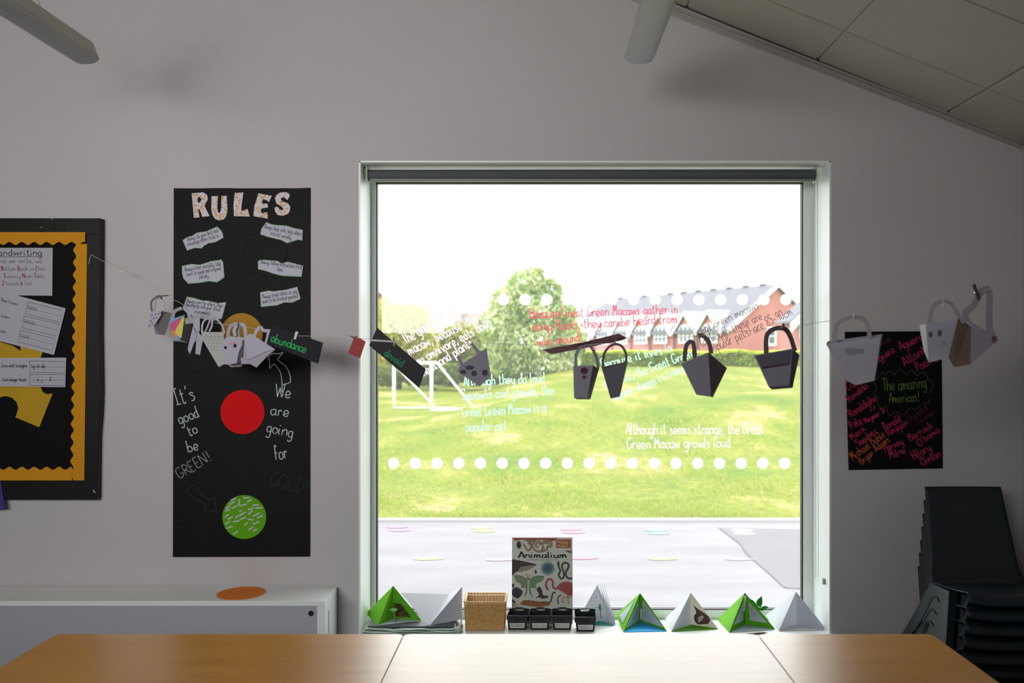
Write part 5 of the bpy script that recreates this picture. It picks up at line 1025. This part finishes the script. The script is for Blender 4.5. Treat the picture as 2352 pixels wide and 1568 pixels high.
r_rd = bag('small dark red square card beside the window reveal', 812, [(mat('red_card', (150, 16, 34), .6), f0([(815, 770), (840, 784), (827, 823), (799, 811)], -.004))], cat='word card', grp='word cards pegged on the string', name='word_card')
writing([('in', (814, 800), (826, 804), 12)], mat('pale_scribble', (190, 90, 96), .7), YG(812)-.0048, r_rd, .8)
bag('long dark red card seen almost edge on in front of the brick school', 1342,
    [(mat('deep_red_card', (120, 10, 30), .6), [(1247, 803, -.04), (1340, 786, -.03), (1421, 766, -.03), (1441, 776, .03), (1430, 781, .03), (1345, 799, .03), (1266, 813, .03)])], cat='word card', grp='word cards pegged on the string', name='word_card')
# window bags
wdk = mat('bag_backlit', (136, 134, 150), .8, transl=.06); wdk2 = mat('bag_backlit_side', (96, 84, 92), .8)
def c4b(pts): return [(860+a*.16584, 640+b_*.16584) for a, b_ in pts]
sm_ = mat('dark_smudge', (62, 58, 74), .8)
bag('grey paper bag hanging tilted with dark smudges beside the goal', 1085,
    [(wdk, f0(c4b([(1150, 1280), (1200, 1190), (1300, 1130), (1410, 1060), (1440, 1000), (1490, 995), (1555, 960), (1580, 1150), (1612, 1340), (1460, 1490), (1300, 1380)]))), (wdk2, f0(c4b([(1180, 1270), (1300, 1120), (1550, 980), (1600, 1330), (1450, 1450)]), .04)), (wdk, [(*c4b([(1150, 1280)])[0], 0), (*c4b([(1180, 1270)])[0], .04), (*c4b([(1450, 1450)])[0], .04), (*c4b([(1460, 1490)])[0], 0)])],
    [(f0(c4b([(1215, 1190), (1185, 1120), (1165, 1070)])), wdk), (f0(c4b([(1435, 1010), (1390, 950), (1345, 890)])), wdk)], .012,
    [('smudge', sm_, c4b(p), -.0012) for p in (ell(1320, 1230, 60, 30, 10), ell(1380, 1310, 40, 40, 10), ell(1530, 1300, 40, 45, 10), ell(1230, 1290, 45, 28, 10))])
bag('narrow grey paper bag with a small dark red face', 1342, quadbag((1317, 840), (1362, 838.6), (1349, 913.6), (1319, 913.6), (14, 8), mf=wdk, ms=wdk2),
    [([(1322.5, 840, 0), (1324, 812, 0), (1338.6, 793, 0), (1356, 795, .01), (1370, 821, .03), (1374, 846, .045)], wdk)], .011, [('drawn_face', mat('drawn_maroon', (84, 34, 56), .8), ell(1342, 851, 9, 8), -.0012), ('drawn_face', MATS['drawn_maroon'], ell(1342, 866, 5, 4), -.0012)])
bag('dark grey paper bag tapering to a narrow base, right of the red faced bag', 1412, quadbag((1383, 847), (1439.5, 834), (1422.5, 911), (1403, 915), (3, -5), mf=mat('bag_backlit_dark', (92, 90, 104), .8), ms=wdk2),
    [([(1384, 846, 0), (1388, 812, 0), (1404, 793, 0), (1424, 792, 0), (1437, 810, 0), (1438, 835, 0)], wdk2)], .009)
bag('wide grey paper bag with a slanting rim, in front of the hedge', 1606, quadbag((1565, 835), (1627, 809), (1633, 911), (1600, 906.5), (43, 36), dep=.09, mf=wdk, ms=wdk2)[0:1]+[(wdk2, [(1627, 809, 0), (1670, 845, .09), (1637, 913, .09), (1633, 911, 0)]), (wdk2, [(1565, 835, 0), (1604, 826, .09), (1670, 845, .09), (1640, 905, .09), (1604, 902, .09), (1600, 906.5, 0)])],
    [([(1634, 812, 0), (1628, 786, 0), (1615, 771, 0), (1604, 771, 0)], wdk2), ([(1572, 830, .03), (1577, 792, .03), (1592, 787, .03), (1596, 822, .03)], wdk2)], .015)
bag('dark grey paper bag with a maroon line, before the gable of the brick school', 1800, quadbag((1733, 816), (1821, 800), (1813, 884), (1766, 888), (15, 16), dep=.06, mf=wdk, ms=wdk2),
    [([(1760, 812, 0), (1761, 772, 0), (1776, 756, 0), (1800, 754, .01), (1814, 770, .03), (1826, 806, .05)], wdk2)], .016,
    [('dark_band', MATS['bag_backlit_dark'], [(1736, 818), (1819, 803), (1815, 835), (1750, 845)], -.0012), ('maroon_line', MATS['drawn_maroon'], [(1750, 843), (1815, 833), (1815, 837), (1751, 847)], -.0016)])
bag('pale lilac paper bag hanging over the corner of the pink pen poster', 1960, quadbag((1898, 790), (2023, 774), (2008, 874), (1946, 875), (4, -7), mf=gw1, ms=gw2, tip=(1967, 884)),
    [([(1916, 787, 0), (1923, 746, 0), (1948, 730, 0), (1980, 731, 0), (1994, 748, 0), (1997, 779, 0)], gw2)], .014, [('smudge', mat('lilac_smudge', (150, 146, 164), .8), [(1938, 800), (1985, 800), (1984, 812), (1950, 817)], -.0012)])
def c6(pts): return [(2080+a*.14026, 640+b_*.14026) for a, b_ in pts]
k6 = c6([(330, 740), (860, 640), (700, 1290), (380, 1370), (225, 760), (300, 1180), (1060, 770), (1075, 1400), (800, 1450)])
bag('lilac paper bag with two dark eyes and a brown side panel', 2165,
    [(gw1, [(*k6[0], 0), (*k6[1], 0), (*k6[2], 0), (*k6[3], 0)]), (mat('bag_pale_edge', (214, 224, 228), .8), [(*k6[4], .04), (*k6[0], 0), (*k6[3], 0), (*k6[5], .03)]), (gbr, [(*k6[1], 0), (*k6[6], .06), (*k6[7], .06), (*k6[8], .02), (*k6[2], 0)]), (gw2, [(*k6[4], .05), (*k6[6], .065), (*k6[7], .065), (*k6[5], .04)])],
    [([(*p, 0) for p in c6([(400, 730), (430, 500), (520, 400), (680, 370), (790, 460), (870, 600), (960, 720)])], gw2)], .012,
    [('eye', mat('eye_grey', (96, 92, 110), .8), c6(ell(410, 915, 32, 50)), -.0012), ('eye', MATS['eye_grey'], c6(ell(560, 890, 36, 58)), -.0012), ('drawn_mouth', mat('pale_green_crayon', (150, 172, 160), .8), c6(ell(640, 1060, 45, 42)), -.0012)])
k7 = c6([(960, 640), (1290, 830), (1440, 830), (1510, 1010), (1060, 1395), (1070, 760)])
bag('grey lilac paper bag with a tall loop handle, rightmost of the garland', 2242,
    [(mat('bag_far', (168, 162, 178), .8, transl=.1), [(*p, .02) for p in k7]), (gdk, [(*p, .07) for p in c6([(1060, 780), (1200, 860), (1200, 1150), (1060, 1330)])]), (gw2, [(*k7[2], .02), (*k7[3], .02), (*k7[4], .02), (*c6([(1200, 1200)])[0], .08)])],
    [([(*p, .02) for p in c6([(1010, 700), (980, 560), (1120, 430), (1200, 260), (1300, 170), (1370, 220), (1370, 500), (1370, 850)])], MATS['bag_far'])], .021,
    [('red_smudge', mat('dusky_red', (130, 80, 84), .8), c6(ell(1450, 990, 45, 55)), .018)])
# pegs
def peg(px, py, ang, m_, label, L=.03, wd=.0045, py0=None):
    p = STR(px); root = empty('mini_peg', p, label, 'peg', 'mini pegs on the string'); a = math.radians(ang); d = Vector((math.sin(a), 0, math.cos(a)))
    for s in (-1, 1):
        q = p+Vector((0, s*.0022, 0))-d*(L*.45)-Vector((0, .002, 0)); mb = MB(); u = Vector((math.cos(a), 0, -math.sin(a)))*wd/2
        mb.prism([q-u, q+u, q+d*L+u*1.1, q+d*L-u*1.1], (0, s*.0022, 0)); mb.build('peg_half', m_, root)
    mb = MB(); mb.tube([p-Vector((wd*.7, .001, 0)), p+Vector((wd*.7, -.001, 0))], .0026, 8); mb.build('spring', mat('staple', (200, 200, 205), .3, metal=.8), root)
pgw = mat('peg_pale', (214, 214, 205), .6); pgd = mat('peg_dark', (74, 60, 58), .6)
peg(282, 624, 85, pgw, 'tiny pale peg alone on the string between noticeboard and garland', .022)
peg(378, 679, 88, pgd, 'tiny dark peg holding the leftmost paper bag')
peg(680, 768, 15, pgw, 'small white peg holding the abundance card', .032, .009)
peg(812, 775, -60, pgd, 'tiny dark peg on top of the small red card', .022)
peg(905, 785, -5, mat('peg_grey', (140, 128, 128), .5), 'small grey peg on the steeply hanging black card', .034, .006)
peg(1342, 792, -20, MATS['peg_grey'], 'small grey peg at the long dark red card', .02)
peg(1412, 787, 20, MATS['peg_grey'], 'small grey peg above the tapering grey bag', .02)
peg(1800, 751, -10, pgd, 'small dark peg on the bag before the school gable', .024)
peg(1960, 728, 5, pgw, 'small pale peg on the bag over the pink pen poster', .02)
peg(2165, 697, 5, pgw, 'small pale peg on the handle of the two eyed bag', .02)
peg(2242, 672, -18, pgd, 'dark wooden peg standing upright on the rightmost bag handle', .05, .008)
